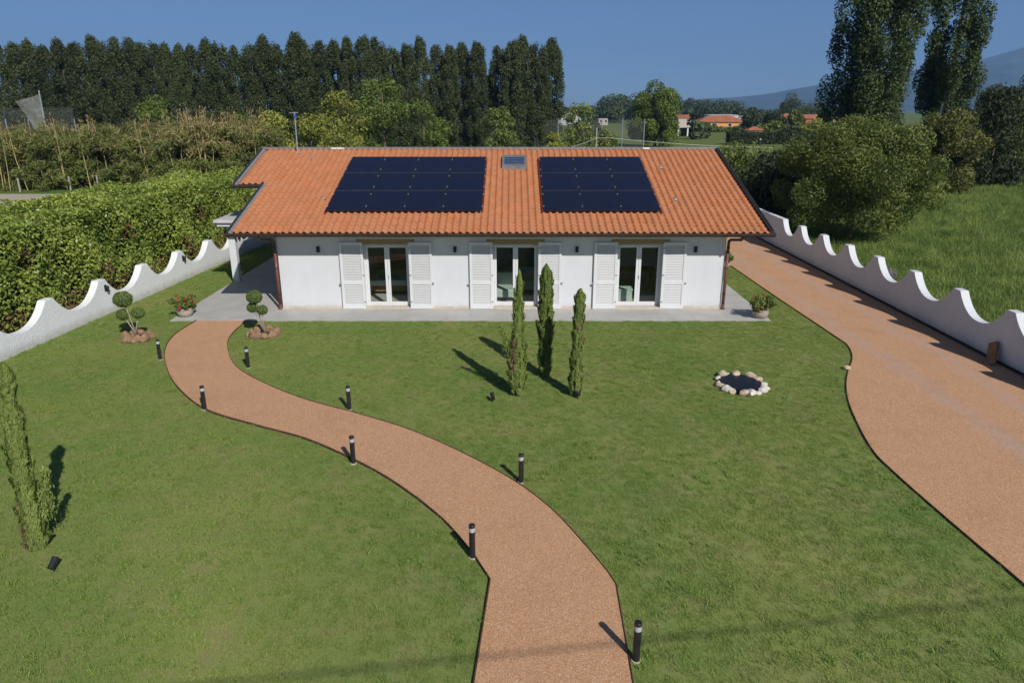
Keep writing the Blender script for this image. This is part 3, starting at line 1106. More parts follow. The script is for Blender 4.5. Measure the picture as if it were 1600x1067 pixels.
# french doors and shutters
def french_door(d):
    y = WY0 + 0.20
    f = MB()
    o = 0.055
    f.box(d - DW, d - DW + o, y, y + 0.08, 0.10, DH)
    f.box(d + DW - o, d + DW, y, y + 0.08, 0.10, DH)
    f.box(d - DW + o, d + DW - o, y, y + 0.08, DH - o, DH)
    f.box(d - DW + o, d + DW - o, y, y + 0.08, 0.10, 0.135)
    fr = f.build('french_door', M['paint'], house, bevel=0.004)
    a, b = d - DW + o + 0.004, d + DW - o - 0.004
    mid = (a + b) / 2
    for x0, x1 in ((a, mid - 0.003), (mid + 0.003, b)):
        w = 0.085
        lf = MB()
        yy = y - 0.012
        z0, z1 = 0.139, DH - o - 0.004
        lf.box(x0, x0 + w, yy, yy + 0.07, z0, z1)
        lf.box(x1 - w, x1, yy, yy + 0.07, z0, z1)
        lf.box(x0 + w, x1 - w, yy, yy + 0.07, z0, z0 + 0.10)
        lf.box(x0 + w, x1 - w, yy, yy + 0.07, z1 - 0.075, z1)
        lf.build('door_leaf', M['paint'], fr, bevel=0.004)
        MB().add([(x0 + w, yy + 0.03, z0 + 0.10), (x1 - w, yy + 0.03, z0 + 0.10), (x1 - w, yy + 0.03, z1 - 0.075), (x0 + w, yy + 0.03, z1 - 0.075)], [(0, 1, 2, 3)]).build('pane', M['glass'], fr)
    MB().box(mid + 0.02, mid + 0.04, y - 0.05, y - 0.014, 1.08, 1.20).build('handle', M['silver'], fr)
    MB().box(d - DW + 0.002, d + DW - 0.002, WY0 - 0.05, y + 0.10, 0.042, 0.098).build('sill', M['sill'], house)
    MB().box(d - 1.0, d + 1.0, WY0 - 0.014, WY0 - 0.001, DH + 0.015, DH + 0.195).build('lintel', M['lintel'], house)


SW, SH = 0.80, 2.345


def shutter_geo():
    fr = MB()
    st = 0.085
    fr.box(0, st, 0, 0.045, 0, SH).box(SW - st, SW, 0, 0.045, 0, SH)
    z = [(0, 0.165), (0.865, 1.0), (SH - 0.10, SH)]
    for a, b in z:
        fr.box(st, SW - st, 0.001, 0.044, a, b)
    lv = MB()
    for a, b in ((0.165, 0.865), (1.0, SH - 0.10)):
        n = int((b - a) / 0.056)
        p = (b - a) / n
        for k in range(n):
            z0 = a + k * p
            vs = [(st, 0.010, z0 + 0.002), (SW - st, 0.010, z0 + 0.002), (SW - st, 0.036, z0 + p * 0.97), (st, 0.036, z0 + p * 0.97),
                  (st, 0.012, z0 - 0.006), (SW - st, 0.012, z0 - 0.006), (SW - st, 0.044, z0 + p * 0.86), (st, 0.044, z0 + p * 0.86)]
            lv.add(vs, [(0, 1, 2, 3), (7, 6, 5, 4), (0, 4, 5, 1), (3, 2, 6, 7)])
    return fr.mesh('shutter', M['paint']), lv.mesh('louvres', M['louvre'])


sh_me, lv_me = shutter_geo()
hinge_me = MB().box(-0.02, 0.05, -0.008, 0.0, -0.02, 0.02).mesh('hinge', M['grey_metal'])
hold_me = MB().box(-0.012, 0.012, -0.03, 0.05, -0.05, -0.035).box(-0.03, 0.03, -0.034, -0.026, -0.05, 0.02).mesh('shutter_catch', M['grey_metal'])
for d in DOORS:
    french_door(d)
    for side in (-1, 1):
        x0 = d - DW - SW - 0.012 + 0.03 if side < 0 else d + DW - 0.02
        ang = R(-2.5) if side < 0 else R(2.2)
        s = link('shutter', sh_me, house, (x0, WY0 - 0.095 if side < 0 else WY0 - 0.07, 0.05), (0, 0, R(1.5) if side < 0 else R(-1.2)))
        bv = s.modifiers.new('bevel', 'BEVEL')
        bv.width = 0.005
        kind(link('louvres', lv_me, s), 'stuff')
        for z in (0.25, 1.2, 2.15):
            link('hinge', hinge_me, s, (SW - 0.03 if side < 0 else 0.03, -0.001, z))
        link('shutter_catch', hold_me, s, (-0.02 if side < 0 else SW + 0.02, 0.01, 0.93))
    MB().box(d - DW - SW, d + DW + SW, WY0 - 0.085, WY0 - 0.05, DH + 0.105 - 0.0, DH + 0.112).build('shutter_rail', M['grey_metal'], house)

# things inside, seen through the glass
bed = empty('bed', (-4.5, 26.0, 0.06), 'pale green covered bed inside behind the door furthest from the driveway', 'bed')
MB().box(-0.85, 0.95, 0.0, 2.0, 0.12, 0.34).build('base', M['wood'], bed)
MB().box(-0.87, 0.97, -0.04, 2.0, 0.342, 0.56).build('mattress', M['fabric'], bed, bevel=0.05)
MB().box(-0.87, 0.97, 2.0, 2.08, 0.12, 1.0).build('headboard', M['wood'], bed)
MB().box(-0.6, 0.1, 0.1, 0.5, 0.562, 0.63).build('blanket', M['fabric2'], bed, bevel=0.03)
for x in (-0.8, 0.9):
    MB().box(x - 0.04, x + 0.04, 0.05, 0.13, 0, 0.119).build('leg', M['wood'], bed)
ac = empty('armchair', (-0.22, 25.3, 0.06), 'pale green armchair inside behind the middle french door', 'armchair')
MB().box(-0.38, 0.38, -0.35, 0.4, 0.14, 0.44).build('seat', M['fabric'], ac, bevel=0.05)
MB().box(-0.38, 0.38, 0.38, 0.55, 0.15, 0.92).build('backrest', M['fabric'], ac, bevel=0.05)
for x in (-0.46, 0.38):
    MB().box(x, x + 0.10, -0.36, 0.45, 0.14, 0.64).build('armrest', M['fabric2'], ac, bevel=0.03)
for x in (-0.34, 0.34):
    for y in (-0.28, 0.45):
        MB().tube([(x, y, 0), (x, y, 0.139)], 0.025, 6).build('leg', M['wood'], ac)
so = empty('sofa', (0.95, 26.6, 0.06), 'pale sofa deep inside behind the middle french door', 'sofa')
MB().box(-0.9, 0.9, -0.4, 0.4, 0.1, 0.45).build('seat', M['fabric'], so, bevel=0.05)
MB().box(-0.9, 0.9, 0.38, 0.58, 0.1, 0.85).build('backrest', M['fabric'], so, bevel=0.05)
bn = empty('chest', (4.0, 25.2, 0.06), 'pale slatted chest inside behind the french door nearest the driveway', 'chest')
MB().box(-0.35, 0.35, -0.25, 0.25, 0.0, 0.42).build('body', M['fabric'], bn, bevel=0.01)
MB().box(-0.37, 0.37, -0.27, 0.27, 0.421, 0.46).build('lid', M['fabric'], bn)
tb = empty('dining_table', (4.75, 27.0, 0.06), 'dark table standing inside behind the french door nearest the driveway', 'table')
MB().box(-0.8, 0.8, -0.45, 0.45, 0.72, 0.76).build('table_top', M['wood'], tb)
for x in (-0.72, 0.72):
    for y in (-0.38, 0.38):
        MB().box(x - 0.03, x + 0.03, y - 0.03, y + 0.03, 0, 0.719).build('leg', M['wood'], tb)

# wall lamps on the facade
wl_where = ['at the porch end of the facade', 'between the first and middle french doors', 'between the middle and last french doors', 'at the driveway end of the facade']
for x, w in zip((-6.63, -1.95, 2.22, 6.28), wl_where):
    wl = empty('wall_lamp', (x, WY0, 2.15), 'small black wall lamp ' + w, 'wall lamp', 'lamps on the house front')
    MB().box(-0.05, 0.05, -0.10, -0.012, -0.10, 0.10).build('body', M['black'], wl, bevel=0.006)
    MB().box(-0.035, 0.035, -0.0118, 0.002, -0.06, 0.06).build('mount', M['black'], wl)
    MB().box(-0.035, 0.035, -0.085, -0.027, -0.106, -0.1005).build('lens', M['frost'], wl)

# solar panels
PW, PH = 1.332, 1.690
fw = 0.016
fr_mb = MB()
fr_mb.box(0, PW, 0, fw, 0, 0.035).box(0, PW, PH - fw, PH, 0, 0.035).box(0, fw, fw, PH - fw, 0, 0.035).box(PW - fw, PW, fw, PH - fw, 0, 0.035)
pf_me = fr_mb.mesh('frame', M['black'])
pg_me = MB().box(fw, PW - fw, fw, PH - fw, 0.004, 0.031).mesh('cells', M['solar'])
cl_me = MB().box(-0.022, 0.022, -0.03, 0.03, 0.02, 0.046).mesh('clamp', M['silver'])
edge_me = MB().box(fw, PW - fw, PH - 0.002, PH + 0.007, 0.025, 0.0365).mesh('joint_strip', M['ridge'])
rail_me = MB().box(0, PW, 0.30, 0.34, -0.055, -0.002).box(0, PW, 1.34, 1.38, -0.055, -0.002).mesh('rail', M['dark_metal'])
rows = ['bottom', 'middle', 'top']
for ai, (ax, ncols, aname) in enumerate(((-6.42, 4, 'larger array on the porch side'), (1.11, 3, 'smaller array on the driveway side'))):
    for r in range(3):
        for c in range(ncols):
            s0 = (24.66 - EY) / cs + r * (PH + 0.012)
            yy, zz = EY + s0 * cs, EZ + s0 * sn_
            colname = ['first', 'second', 'third', 'fourth'][c] + ' column from the porch side'
            p = bpy.data.objects.new('solar_panel', None)
            COL.objects.link(p)
            p.location = (ax + c * (PW + 0.014), yy - 0.085 * sn_, zz + 0.085 * cs)
            p.rotation_euler = (ta, 0, 0)
            tag(p, 'dark solar panel, %s row, %s, %s' % (rows[r], ['first', 'second', 'third', 'fourth'][c] + ' column', aname), 'solar panel', 'solar panels on the roof')
            link('frame', pf_me, p)
            link('cells', pg_me, p)
            link('rail', rail_me, p)
            if r < 2:
                link('joint_strip', edge_me, p)
            for yq in (0.32, 1.36):
                link('clamp', cl_me, p, (-0.007, yq, 0))
                if c == ncols - 1:
                    link('clamp', cl_me, p, (PW + 0.02, yq, 0))

# red flashing beside the arrays; the right edge's red shadow is put into its colour
M['red_metal'] = simple('red_brown_strip', (0.16, 0.028, 0.022), 0.6, 0.2, 8)
for x in (-6.49, -1.035, 1.04, 5.15):
    slab(MB(), x, x + 0.045, 24.62, 29.55, 0.055, 0.05).build('flashing_shadow_strip', M['red_metal'], roof)

# antenna
an = empty('antenna_mast', (-8.86, 30.30, rz_at(30.30) - 0.03), 'thin grey antenna mast with crossbar on the roof ridge', 'antenna')
MB().tube([(0, 0, 0), (0.01, 0, 1.62)], 0.024, 8).build('mast', M['silver'], an)
MB().tube([(-0.20, 0, 1.58), (0.16, 0.02, 1.60)], 0.016, 6).build('crossbar', M['silver'], an)
MB().box(-0.03, 0.07, -0.05, 0.05, 1.40, 1.53).build('amplifier_box', M['blue'], an)
MB().box(-0.07, 0.07, -0.07, 0.07, 0.0, 0.05).build('foot', M['silver'], an)

# terracotta pieces by the porch wall
for (x, y, h, lab) in ((-8.32, 25.9, 0.55, 'tall terracotta jar by the porch wall nearest the downpipe'), (-8.30, 29.6, 0.5, 'terracotta jar by the porch wall further back')):
    t = empty('terracotta_jar', (x, y, 0.041), lab, 'jar', 'jars on the porch')
    MB().lathe([(0.10, 0), (0.15, 0.12 * h / 0.5), (0.17, 0.3 * h / 0.5), (0.13, 0.42 * h / 0.5), (0.10, 0.46 * h / 0.5), (0.12, h)], 16).build('body', M['terracotta'], t, smooth=True)
    MB().lathe([(0.125, h - 0.03), (0.13, h + 0.01), (0.10, h + 0.012)], 16).build('rim', M['terracotta'], t, smooth=True)


# ------------------------------------------------------------------ scalloped garden walls
def scallop(peaks, zp, zv, s0, s1, flat=0.34, plain=None):
    """top edge as (s, z) from s0 to s1"""
    out = []
    P = sorted(peaks)
    out.append((s0, zp))
    for i, p in enumerate(P):
        a, b = p - flat / 2, p + flat / 2
        out += [(a, zp), (b, zp)]
        if i + 1 < len(P):
            c = P[i + 1] - flat / 2
            mid, hw, sag = (b + c) / 2, (c - b) / 2, zp - zv
            for k in range(1, 18):
                u = -1 + 2 * k / 18
                out.append((mid + u * hw, zp - sag * (1 - abs(u) ** 2.25) ** 0.92))
    out.append((s1, zp))
    res = []
    for q in out:
        if not res or q[0] > res[-1][0] + 1e-4:
            res.append(q)
    return res


def garden_wall(name, label, p0, dirv, prof, th, mat, strip):
    t = empty(name, (p0[0], p0[1], 0), label, 'wall')
    d = Vector((dirv[0], dirv[1], 0)).normalized()
    nrm = Vector((-d.y, d.x, 0))
    n = len(prof)
    vs = []
    for off in (0, th):
        for s, z in prof:
            q = d * s + nrm * off
            vs.append((q.x, q.y, z))
        for s, z in prof:
            q = d * s + nrm * off
            vs.append((q.x, q.y, -0.05))
    fs = []
    for i in range(n - 1):
        fs.append((n + i, n + i + 1, i + 1, i))
        fs.append((2 * n + i, 2 * n + i + 1, 3 * n + i + 1, 3 * n + i))
        fs.append((i, i + 1, 2 * n + i + 1, 2 * n + i))
    fs.append((n, 0, 2 * n, 3 * n))
    fs.append((n - 1, 2 * n - 1, 4 * n - 1, 3 * n - 1))
    o = MB().add(vs, fs).build('wall_body', M[mat], t, bevel=0.012)
    return t, d, nrm


# wall beside the driveway: inner face along x = 13.45
peaks_r = [8.6, 11.05, 13.5, 15.95, 18.41, 20.87, 23.42, 25.92, 28.32, 30.75, 33.2, 35.5]
pr_ = scallop([p for p in peaks_r], 1.525, 0.875, 4.0, 50)
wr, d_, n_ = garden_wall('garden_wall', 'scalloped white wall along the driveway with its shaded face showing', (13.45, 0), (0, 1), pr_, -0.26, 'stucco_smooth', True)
MB().box(-0.03, -0.002, 4.0, 50, -0.02, 0.10).build('damp_strip', M['bitumen'], wr)
# wall on the hedge side
pl0, pl1 = Vector((-14.30, 18.0, 0)), Vector((-12.90, 37.0, 0))
dL = (pl1 - pl0).normalized()
pk = [(-2.28 + 2.565 * k) + 5.2 for k in range(-6, 9)]
pk = [p for p in pk if -12 < p < 24]
prl = scallop(pk, 1.205, 0.56, -13.5, 27)
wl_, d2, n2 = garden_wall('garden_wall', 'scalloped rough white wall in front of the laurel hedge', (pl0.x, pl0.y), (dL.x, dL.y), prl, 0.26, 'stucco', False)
# sconces on that wall
for s, lab in ((5.6, 'dark lantern on the hedge-side wall nearest the topiary tree'), (10.75, 'dark lantern on the hedge-side wall above the flower pot'), (15.9, 'dark lantern on the hedge-side wall behind the porch pillar')):
    q = pl0 + dL * s - Vector((-dL.y, dL.x, 0)) * 0.002
    l = empty('wall_lantern', (q.x, q.y, 0.90), lab, 'wall lamp', 'lanterns on the hedge-side wall', rz=math.atan2(dL.y, dL.x))
    MB().box(-0.05, 0.05, -0.02, 0.0, -0.11, 0.11).build('back_plate', M['black'], l)
    MB().lathe([(0.035, -0.11), (0.055, 0.02), (0.065, 0.03), (0.02, 0.09)], 8, (0, -0.085, 0)).build('lantern', M['black'], l)

# ------------------------------------------------------------------ bollards, spots, plank
bol = [(-9.89, 18.81, 'left of the path where it starts at the patio'), (-7.18, 18.14, 'right of the path nearest the house'),
       (-7.20, 15.31, 'left of the path at its first bend'), (-3.81, 15.31, 'right of the path halfway between patio and cypresses'),
       (-3.15, 12.65, 'left of the path in the middle of its curve'), (0.17, 11.89, 'right of the path in front of the cypresses'),
       (-0.62, 9.53, 'left of the path at the kink'), (1.58, 7.34, 'right of the path closest to the viewer')]
first = None
for (x, y, w) in bol:
    lab = 'black bollard light with frosted collar ' + w
    if first is None:
        first = empty('bollard_light', (x, y, 0), lab, 'bollard light', 'bollard lights along the path')
        MB().lathe([(0.062, 0.0), (0.062, 0.018), (0.05, 0.02)], 20).build('base_plate', M['sill'], first)
        MB().lathe([(0.048, 0.02), (0.048, 0.475)], 24).build('post', M['black'], first, smooth=False)
        MB().lathe([(0.046, 0.476), (0.046, 0.550)], 24).build('diffuser', M['frost'], first)
        MB().lathe([(0.050, 0.551), (0.050, 0.588), (0.044, 0.597)], 24).build('cap', M['black'], first)
    else:
        copy_tree(first, (x, y, 0), random.uniform(0, 6), (1, 1, 1), lab)
sp = None
for (x, y, rz, w) in ((-0.46, 15.77, 0.6, 'on the lawn by the forked cypress'), (1.60, 15.98, 1.1, 'at the foot of the thinnest cypress'), (-6.96, 9.17, 0.3, 'in front of the lone leaning cypress')):
    lab = 'small black spike spotlight ' + w
    if sp is None:
        sp = empty('garden_spotlight', (x, y, 0), lab, 'spotlight', 'spotlights on the lawn', rz)
        MB().tube([(0, 0, 0), (0, 0, 0.10)], 0.012, 6).build('spike', M['black'], sp)
        MB().tube([(-0.02, -0.05, 0.10), (0.03, 0.09, 0.20)], 0.048, 12).build('head', M['black'], sp, smooth=False)
        MB().tube([(0.031, 0.093, 0.2025), (0.0325, 0.096, 0.205)], 0.04, 12).build('lens', M['frost'], sp)
    else:
        copy_tree(sp, (x, y, 0), rz, (1, 1, 1), lab)

pk_ = empty('plank', (13.16, 18.35, 0.02), 'brown wooden board leaning against the driveway wall', 'board')
o = MB().box(-0.03, 0.03, -0.15, 0.15, 0, 0.66).build('board', M['wood'], pk_, bevel=0.006)
o.rotation_euler = (R(-30), R(20), 0)
st = MB().lathe([(0.05, 0), (0.10, 0.02), (0.09, 0.07), (0.03, 0.09)], 9).build('loose_stone', M['rock'], None, (9.06, 18.02, 0.02))
tag(st, 'single pale stone on the driveway edge near the bend', 'stone')
bh = MB().tube([(13.34, 17.35, 0.06), (13.36, 16.2, 0.055), (13.3, 14.5, 0.055), (13.36, 13, 0.055)], 0.03, 8).build('water_pipe', M['blue'], smooth=True)
tag(bh, 'blue plastic pipe lying along the foot of the driveway wall', 'pipe')


# ------------------------------------------------------------------ rocks: pond and planting rings
def rock_mesh(seed, mat, sq=0.62):
    bm = bmesh.new()
    bmesh.ops.create_icosphere(bm, subdivisions=2, radius=1)
    g = np.random.default_rng(seed)
    dirs = unit(9, g)
    cut = g.uniform(0.55, 0.95, 9)
    for v in bm.verts:
        p = np.array(v.co)
        for d, c in zip(dirs, cut):
            e = p @ d
            if e > c:
                p = p - d * (e - c) * 0.9
        p = p * (1 + g.normal(0, 0.035))
        v.co = (p[0], p[1] * 0.8, p[2] * sq)
    me = bpy.data.meshes.new('stone')
    bm.to_mesh(me)
    bm.free()
    me.materials.append(mat)
    return me


rocks = [rock_mesh(s, M['rock']) for s in range(5)]
M['pale_rock'] = simple('pale_limestone', (0.66, 0.61, 0.53), 0.95, 0.25, 8, bmp=(22, 0.9, 0.03))
rocks_w = [rock_mesh(s + 20, M['pale_rock']) for s in range(3)]
brocks = [rock_mesh(s + 40, M['brown_rock'], 0.5) for s in range(5)]
pond = empty('garden_pond', (5.83, 16.86, 0), 'tiny dark pond ringed with pale rocks on the lawn', 'pond')
MB().add([(0.52 * math.cos(a) * (1 + 0.06 * math.sin(3 * a)), 0.60 * math.sin(a), 0.085) for a in np.linspace(0, 2 * math.pi, 25)[:-1]], [tuple(range(24))]).build('water', M['pond'], pond)
MB().lathe([(0.62, 0.0), (0.60, 0.03), (0.5, 0.045)], 24).build('liner', M['bitumen'], pond)
g = np.random.default_rng(5)
for k in range(17):
    a = 2 * math.pi * k / 17 + g.normal(0, 0.09)
    s = g.choice([0.10, 0.12, 0.15, 0.17])
    me = (rocks + rocks_w)[g.integers(0, 8)]
    link('stone', me, pond, (0.58 * math.cos(a) * g.uniform(.94, 1.06), 0.68 * math.sin(a) * g.uniform(.94, 1.06), s * 0.42), (0, 0, g.uniform(0, 6)), (s * 1.15, s, s))


def rock_ring(x, y, rx, label, seed):
    g = np.random.default_rng(seed)
    t = empty('rock_ring', (x, y, 0), label, 'rock border', 'rock rings round the topiary')
    MB().lathe([(rx * 0.85, 0), (rx * 0.8, 0.07), (0.05, 0.11)], 18).build('soil', M['soil'], t, smooth=True)
    k = 11
    for i in range(k):
        a = 2 * math.pi * i / k + g.normal(0, 0.06)
        s = g.uniform(0.12, 0.17)
        link('stone', brocks[g.integers(0, 5)], t, (rx * math.cos(a) * g.uniform(.9, 1.1), rx * 0.85 * math.sin(a) * g.uniform(.9, 1.1), s * 0.6), (g.normal(0, .1), g.normal(0, .1), a + 1.57 + g.normal(0, .3)), (s * 1.15, s * 0.95, s * 2.2))
    for i in range(6):
        a = g.uniform(0, 6.28)
        s = g.uniform(0.07, 0.11)
        link('stone', brocks[g.integers(0, 5)], t, (rx * .62 * math.cos(a), rx * .55 * math.sin(a), 0.14), (g.normal(0, .2), 0, a), (s * 1.4, s, s))


rock_ring(-11.42, 20.60, 0.42, 'ring of brown rocks under the topiary tree beside the hedge-side wall', 3)
rock_ring(-7.72, 21.02, 0.40, 'ring of brown rocks under the topiary tree beside the path', 4)


def topiary(x, y, balls, label, seed):
    g = np.random.default_rng(seed)
    t = empty('topiary_tree', (x, y, 0.12), label, 'topiary', 'cloud-pruned topiary trees')
    st = MB()
    for (bx, by, bz, r) in balls:
        st.tube([(g.normal(0, .02), g.normal(0, .02), 0), (bx * 0.45, by * 0.5, bz * 0.5), (bx, by, bz)], [0.022, 0.016, 0.012], 6)
    st.build('stem', M['pale_bark'], t, smooth=True)
    for (bx, by, bz, r) in balls:
        n = int(3600 * (r / 0.25) ** 2)
        d = unit(n, g)
        lump = 1 + 0.05 * np.sin(d[:, 0] * 7 + bx) * np.cos(d[:, 2] * 6 + bz)
        P = d * (r * lump * (1 - 0.16 * g.uniform(0, 1, n) ** 2))[:, None] * np.array([1, 1, 0.88])
        b = link('leaf_ball', leaf_mesh('leaf_ball', P, d, 0.035, M['topiary'], 0.6, 0.7, seed=seed), t, (bx, by, bz))
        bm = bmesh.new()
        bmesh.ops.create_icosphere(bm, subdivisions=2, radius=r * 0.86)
        me = bpy.data.meshes.new('inner_core')
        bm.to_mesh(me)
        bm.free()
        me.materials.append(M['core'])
        link('inner_core', me, b, scale=(1, 1, 0.88))  # solid dark core inside the leaf ball


topiary(-11.50, 20.69, [(-0.22, 0, 1.14, 0.27), (-0.30, 0.0, 0.66, 0.185), (0.17, 0.0, 0.72, 0.19)], 'three-ball topiary tree on the lawn beside the hedge-side wall', 11)
topiary(-7.72, 21.05, [(-0.17, 0, 1.12, 0.235), (-0.27, 0.02, 0.78, 0.17), (0.04, -0.04, 0.72, 0.17)], 'three-ball topiary tree between the path and the house', 12)


# ------------------------------------------------------------------ flower pots
def flower_pot(x, y, z, label, seed, stone=True, flowers=True, s=1.0):
    g = np.random.default_rng(seed)
    t = empty('flower_pot', (x, y, z), label, 'flower pot', 'planted pots at the patio corners')
    MB().lathe([(0.17 * s, 0), (0.235 * s, 0.09 * s), (0.25 * s, 0.18 * s), (0.225 * s, 0.25 * s), (0.245 * s, 0.28 * s), (0.20 * s, 0.285 * s), (0.18 * s, 0.25 * s)], 22).build('pot', M['stone_pot'], t, smooth=True)
    c = [(g.normal(0, .15) * s, g.normal(0, .15) * s, (0.44 + g.normal(0, .08)) * s) for _ in range(22)]
    r = [(0.12 * s, 0.12 * s, 0.11 * s)] * 22
    P, d, ti = clump_points(c, r, 1500, g, 0.8)
    link('foliage', leaf_mesh('foliage', P, d, 0.07 * s, M['geranium'], 0.8, 0.8, 0, ti, seed=seed), t)
    if flowers:
        for k in range(12):
            a = g.uniform(0, 6.28)
            rr = g.uniform(0.15, 0.36) * s
            c0 = np.array([math.cos(a) * rr, math.sin(a) * rr, (0.42 + g.uniform(-0.05, 0.28)) * s])
            n = 46
            d = unit(n, g)
            link('flower_head', leaf_mesh('flower_head', d * 0.045 * s, d, 0.035 * s, M['petal'], 0.9, 0.5, seed=seed + k), t, tuple(c0))
    st = MB()
    for k in range(9):
        a = g.uniform(0, 6.28)
        st.tube([(0, 0, 0.2 * s), (math.cos(a) * .16 * s, math.sin(a) * .16 * s, 0.5 * s)], 0.008, 5)
    st.build('stems', M['geranium'], t)


flower_pot(-11.06, 23.12, 0.04, 'stone pot of red geraniums on the patio corner near the path', 21, s=1.05)
flower_pot(8.33, 22.92, 0.04, 'stone pot of red geraniums on the patio corner near the driveway', 22, s=1.08)
flower_pot(9.45, 31.1, 0.0, 'potted green shrub beside the driveway behind the house corner', 23, flowers=False, s=1.15)


# ------------------------------------------------------------------ cypresses
def cypress(x, y, prof, label, seed, lean=(0, 0), dry=0.12, n=15000, extra=None):
    g = np.random.default_rng(seed)
    t = empty('cypress', (x, y, 0), label, 'cypress', 'slender cypresses on the lawn')
    hs, rs = zip(*prof)
    H = hs[-1]
    z = g.uniform(hs[0], H, n)
    rr = np.interp(z, hs, rs)
    keep = g.uniform(0, max(rs), n) < rr + 0.03
    z, rr = z[keep], rr[keep]
    a = g.uniform(0, 2 * math.pi, len(z))
    # upright tufts: angular-vertical cells stick out differently
    ca = np.floor(a / 6.283 * 15)
    cz = np.floor(z / 0.26 + (ca * 0.37) % 1)
    cell = np.abs(np.sin(ca * 12.9898 + cz * 78.233 + seed) * 43758.5453) % 1
    fr = (z / 0.26 + (ca * 0.37) % 1) % 1
    q = rr * (0.64 + 0.66 * cell * (0.45 + 0.75 * fr)) * (1 - 0.35 * g.uniform(0, 1, len(z)) ** 2)
    P = np.stack([q * np.cos(a) + lean[0] * (z / H) ** 2, q * np.sin(a) + lean[1] * (z / H) ** 2, z], 1)
    d = np.stack([np.cos(a), np.sin(a), np.full(len(z), 0.2)], 1)
    tint = np.clip(0.5 * cell + 0.5 * g.uniform(0, 1, len(z)), 0, 1)
    if extra is not None:
        E, De = extra(g)
        P, d = np.r_[P, E], np.r_[d, De]
        tint = np.r_[tint, g.uniform(0.3, 1, len(E))]
    mi = (np.abs(np.sin(np.floor(P[:, 2] / 0.22) * 3.1 + np.floor(np.arctan2(P[:, 1], P[:, 0]) * 1.6) * 7.7 + seed)) < dry).astype(int)
    mi = np.where(P[:, 2] < H * 0.72, mi, 0)
    link('crown', leaf_mesh('crown', P, d, 0.066, [M['cypress'], M['cypress_dry']], 0.28, 0.5, 0.8, tint, mi, seed), t)
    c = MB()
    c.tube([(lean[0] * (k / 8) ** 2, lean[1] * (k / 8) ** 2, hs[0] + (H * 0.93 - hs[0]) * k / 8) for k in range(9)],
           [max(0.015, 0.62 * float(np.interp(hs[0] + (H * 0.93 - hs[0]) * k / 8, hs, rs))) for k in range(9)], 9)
    c.build('inner_core', M['core'], t, smooth=True)  # solid dark core that tapers with the crown
    MB().tube([(0, 0, -0.02), (0, 0, hs[0] + 0.3)], [0.045, 0.035], 8).build('trunk', M['bark'], t)


def side_branch(g):
    n = 620
    u = g.uniform(0, 1, n)
    w = 0.09 * (1 - u) + 0.015
    P = np.stack([-0.10 - 0.33 * u + g.normal(0, 1, n) * w, g.normal(0, 1, n) * w, 1.05 + 0.72 * u + g.normal(0, 1, n) * w * 1.1], 1)
    return P, np.tile([-0.5, -0.4, 0.5], (n, 1))


cypress(0.13, 16.22, [(0.06, 0.13), (0.25, 0.20), (0.9, 0.20), (1.5, 0.17), (1.65, 0.12), (2.4, 0.12), (2.85, 0.08), (3.12, 0.01)],
        'forked cypress on the lawn with a loose side branch, closest to the path', 31, (0.05, 0), 0.09, 26000, side_branch)
cypress(0.86, 17.50, [(0.05, 0.13), (0.3, 0.18), (1.0, 0.19), (2.0, 0.20), (2.6, 0.17), (2.85, 0.10), (3.0, 0.01)],
        'fullest and tallest-looking cypress in the middle of the group on the lawn', 32, (0.0, 0), 0.03, 30000)
cypress(1.55, 16.14, [(0.05, 0.09), (0.25, 0.15), (1.0, 0.14), (1.6, 0.12), (2.1, 0.115), (2.5, 0.12), (2.69, 0.03)],
        'thinnest and shortest cypress of the group on the lawn, nearest the pond', 33, (0.06, 0), 0.18, 20000)


def side_branch2(g):
    n = 800
    u = g.uniform(0, 1, n)
    w = 0.050 * (1 - u * 0.7) + 0.01
    P = np.stack([0.20 + 0.16 * u + g.normal(0, 1, n) * w, 0.05 + g.normal(0, 1, n) * w, 0.55 + 0.85 * u + g.normal(0, 1, n) * w], 1)
    return P, np.tile([0.5, -0.4, 0.5], (n, 1))


cypress(-7.60, 9.80, [(0.04, 0.12), (0.2, 0.165), (1.0, 0.15), (1.9, 0.145), (2.35, 0.14), (2.48, 0.08), (2.60, 0.09), (2.9, 0.12), (3.12, 0.02)],
        'lone bushy cypress leaning at the edge of the picture beside its dark shadow', 34, (0.08, 0.05), 0.09, 34000, side_branch2)


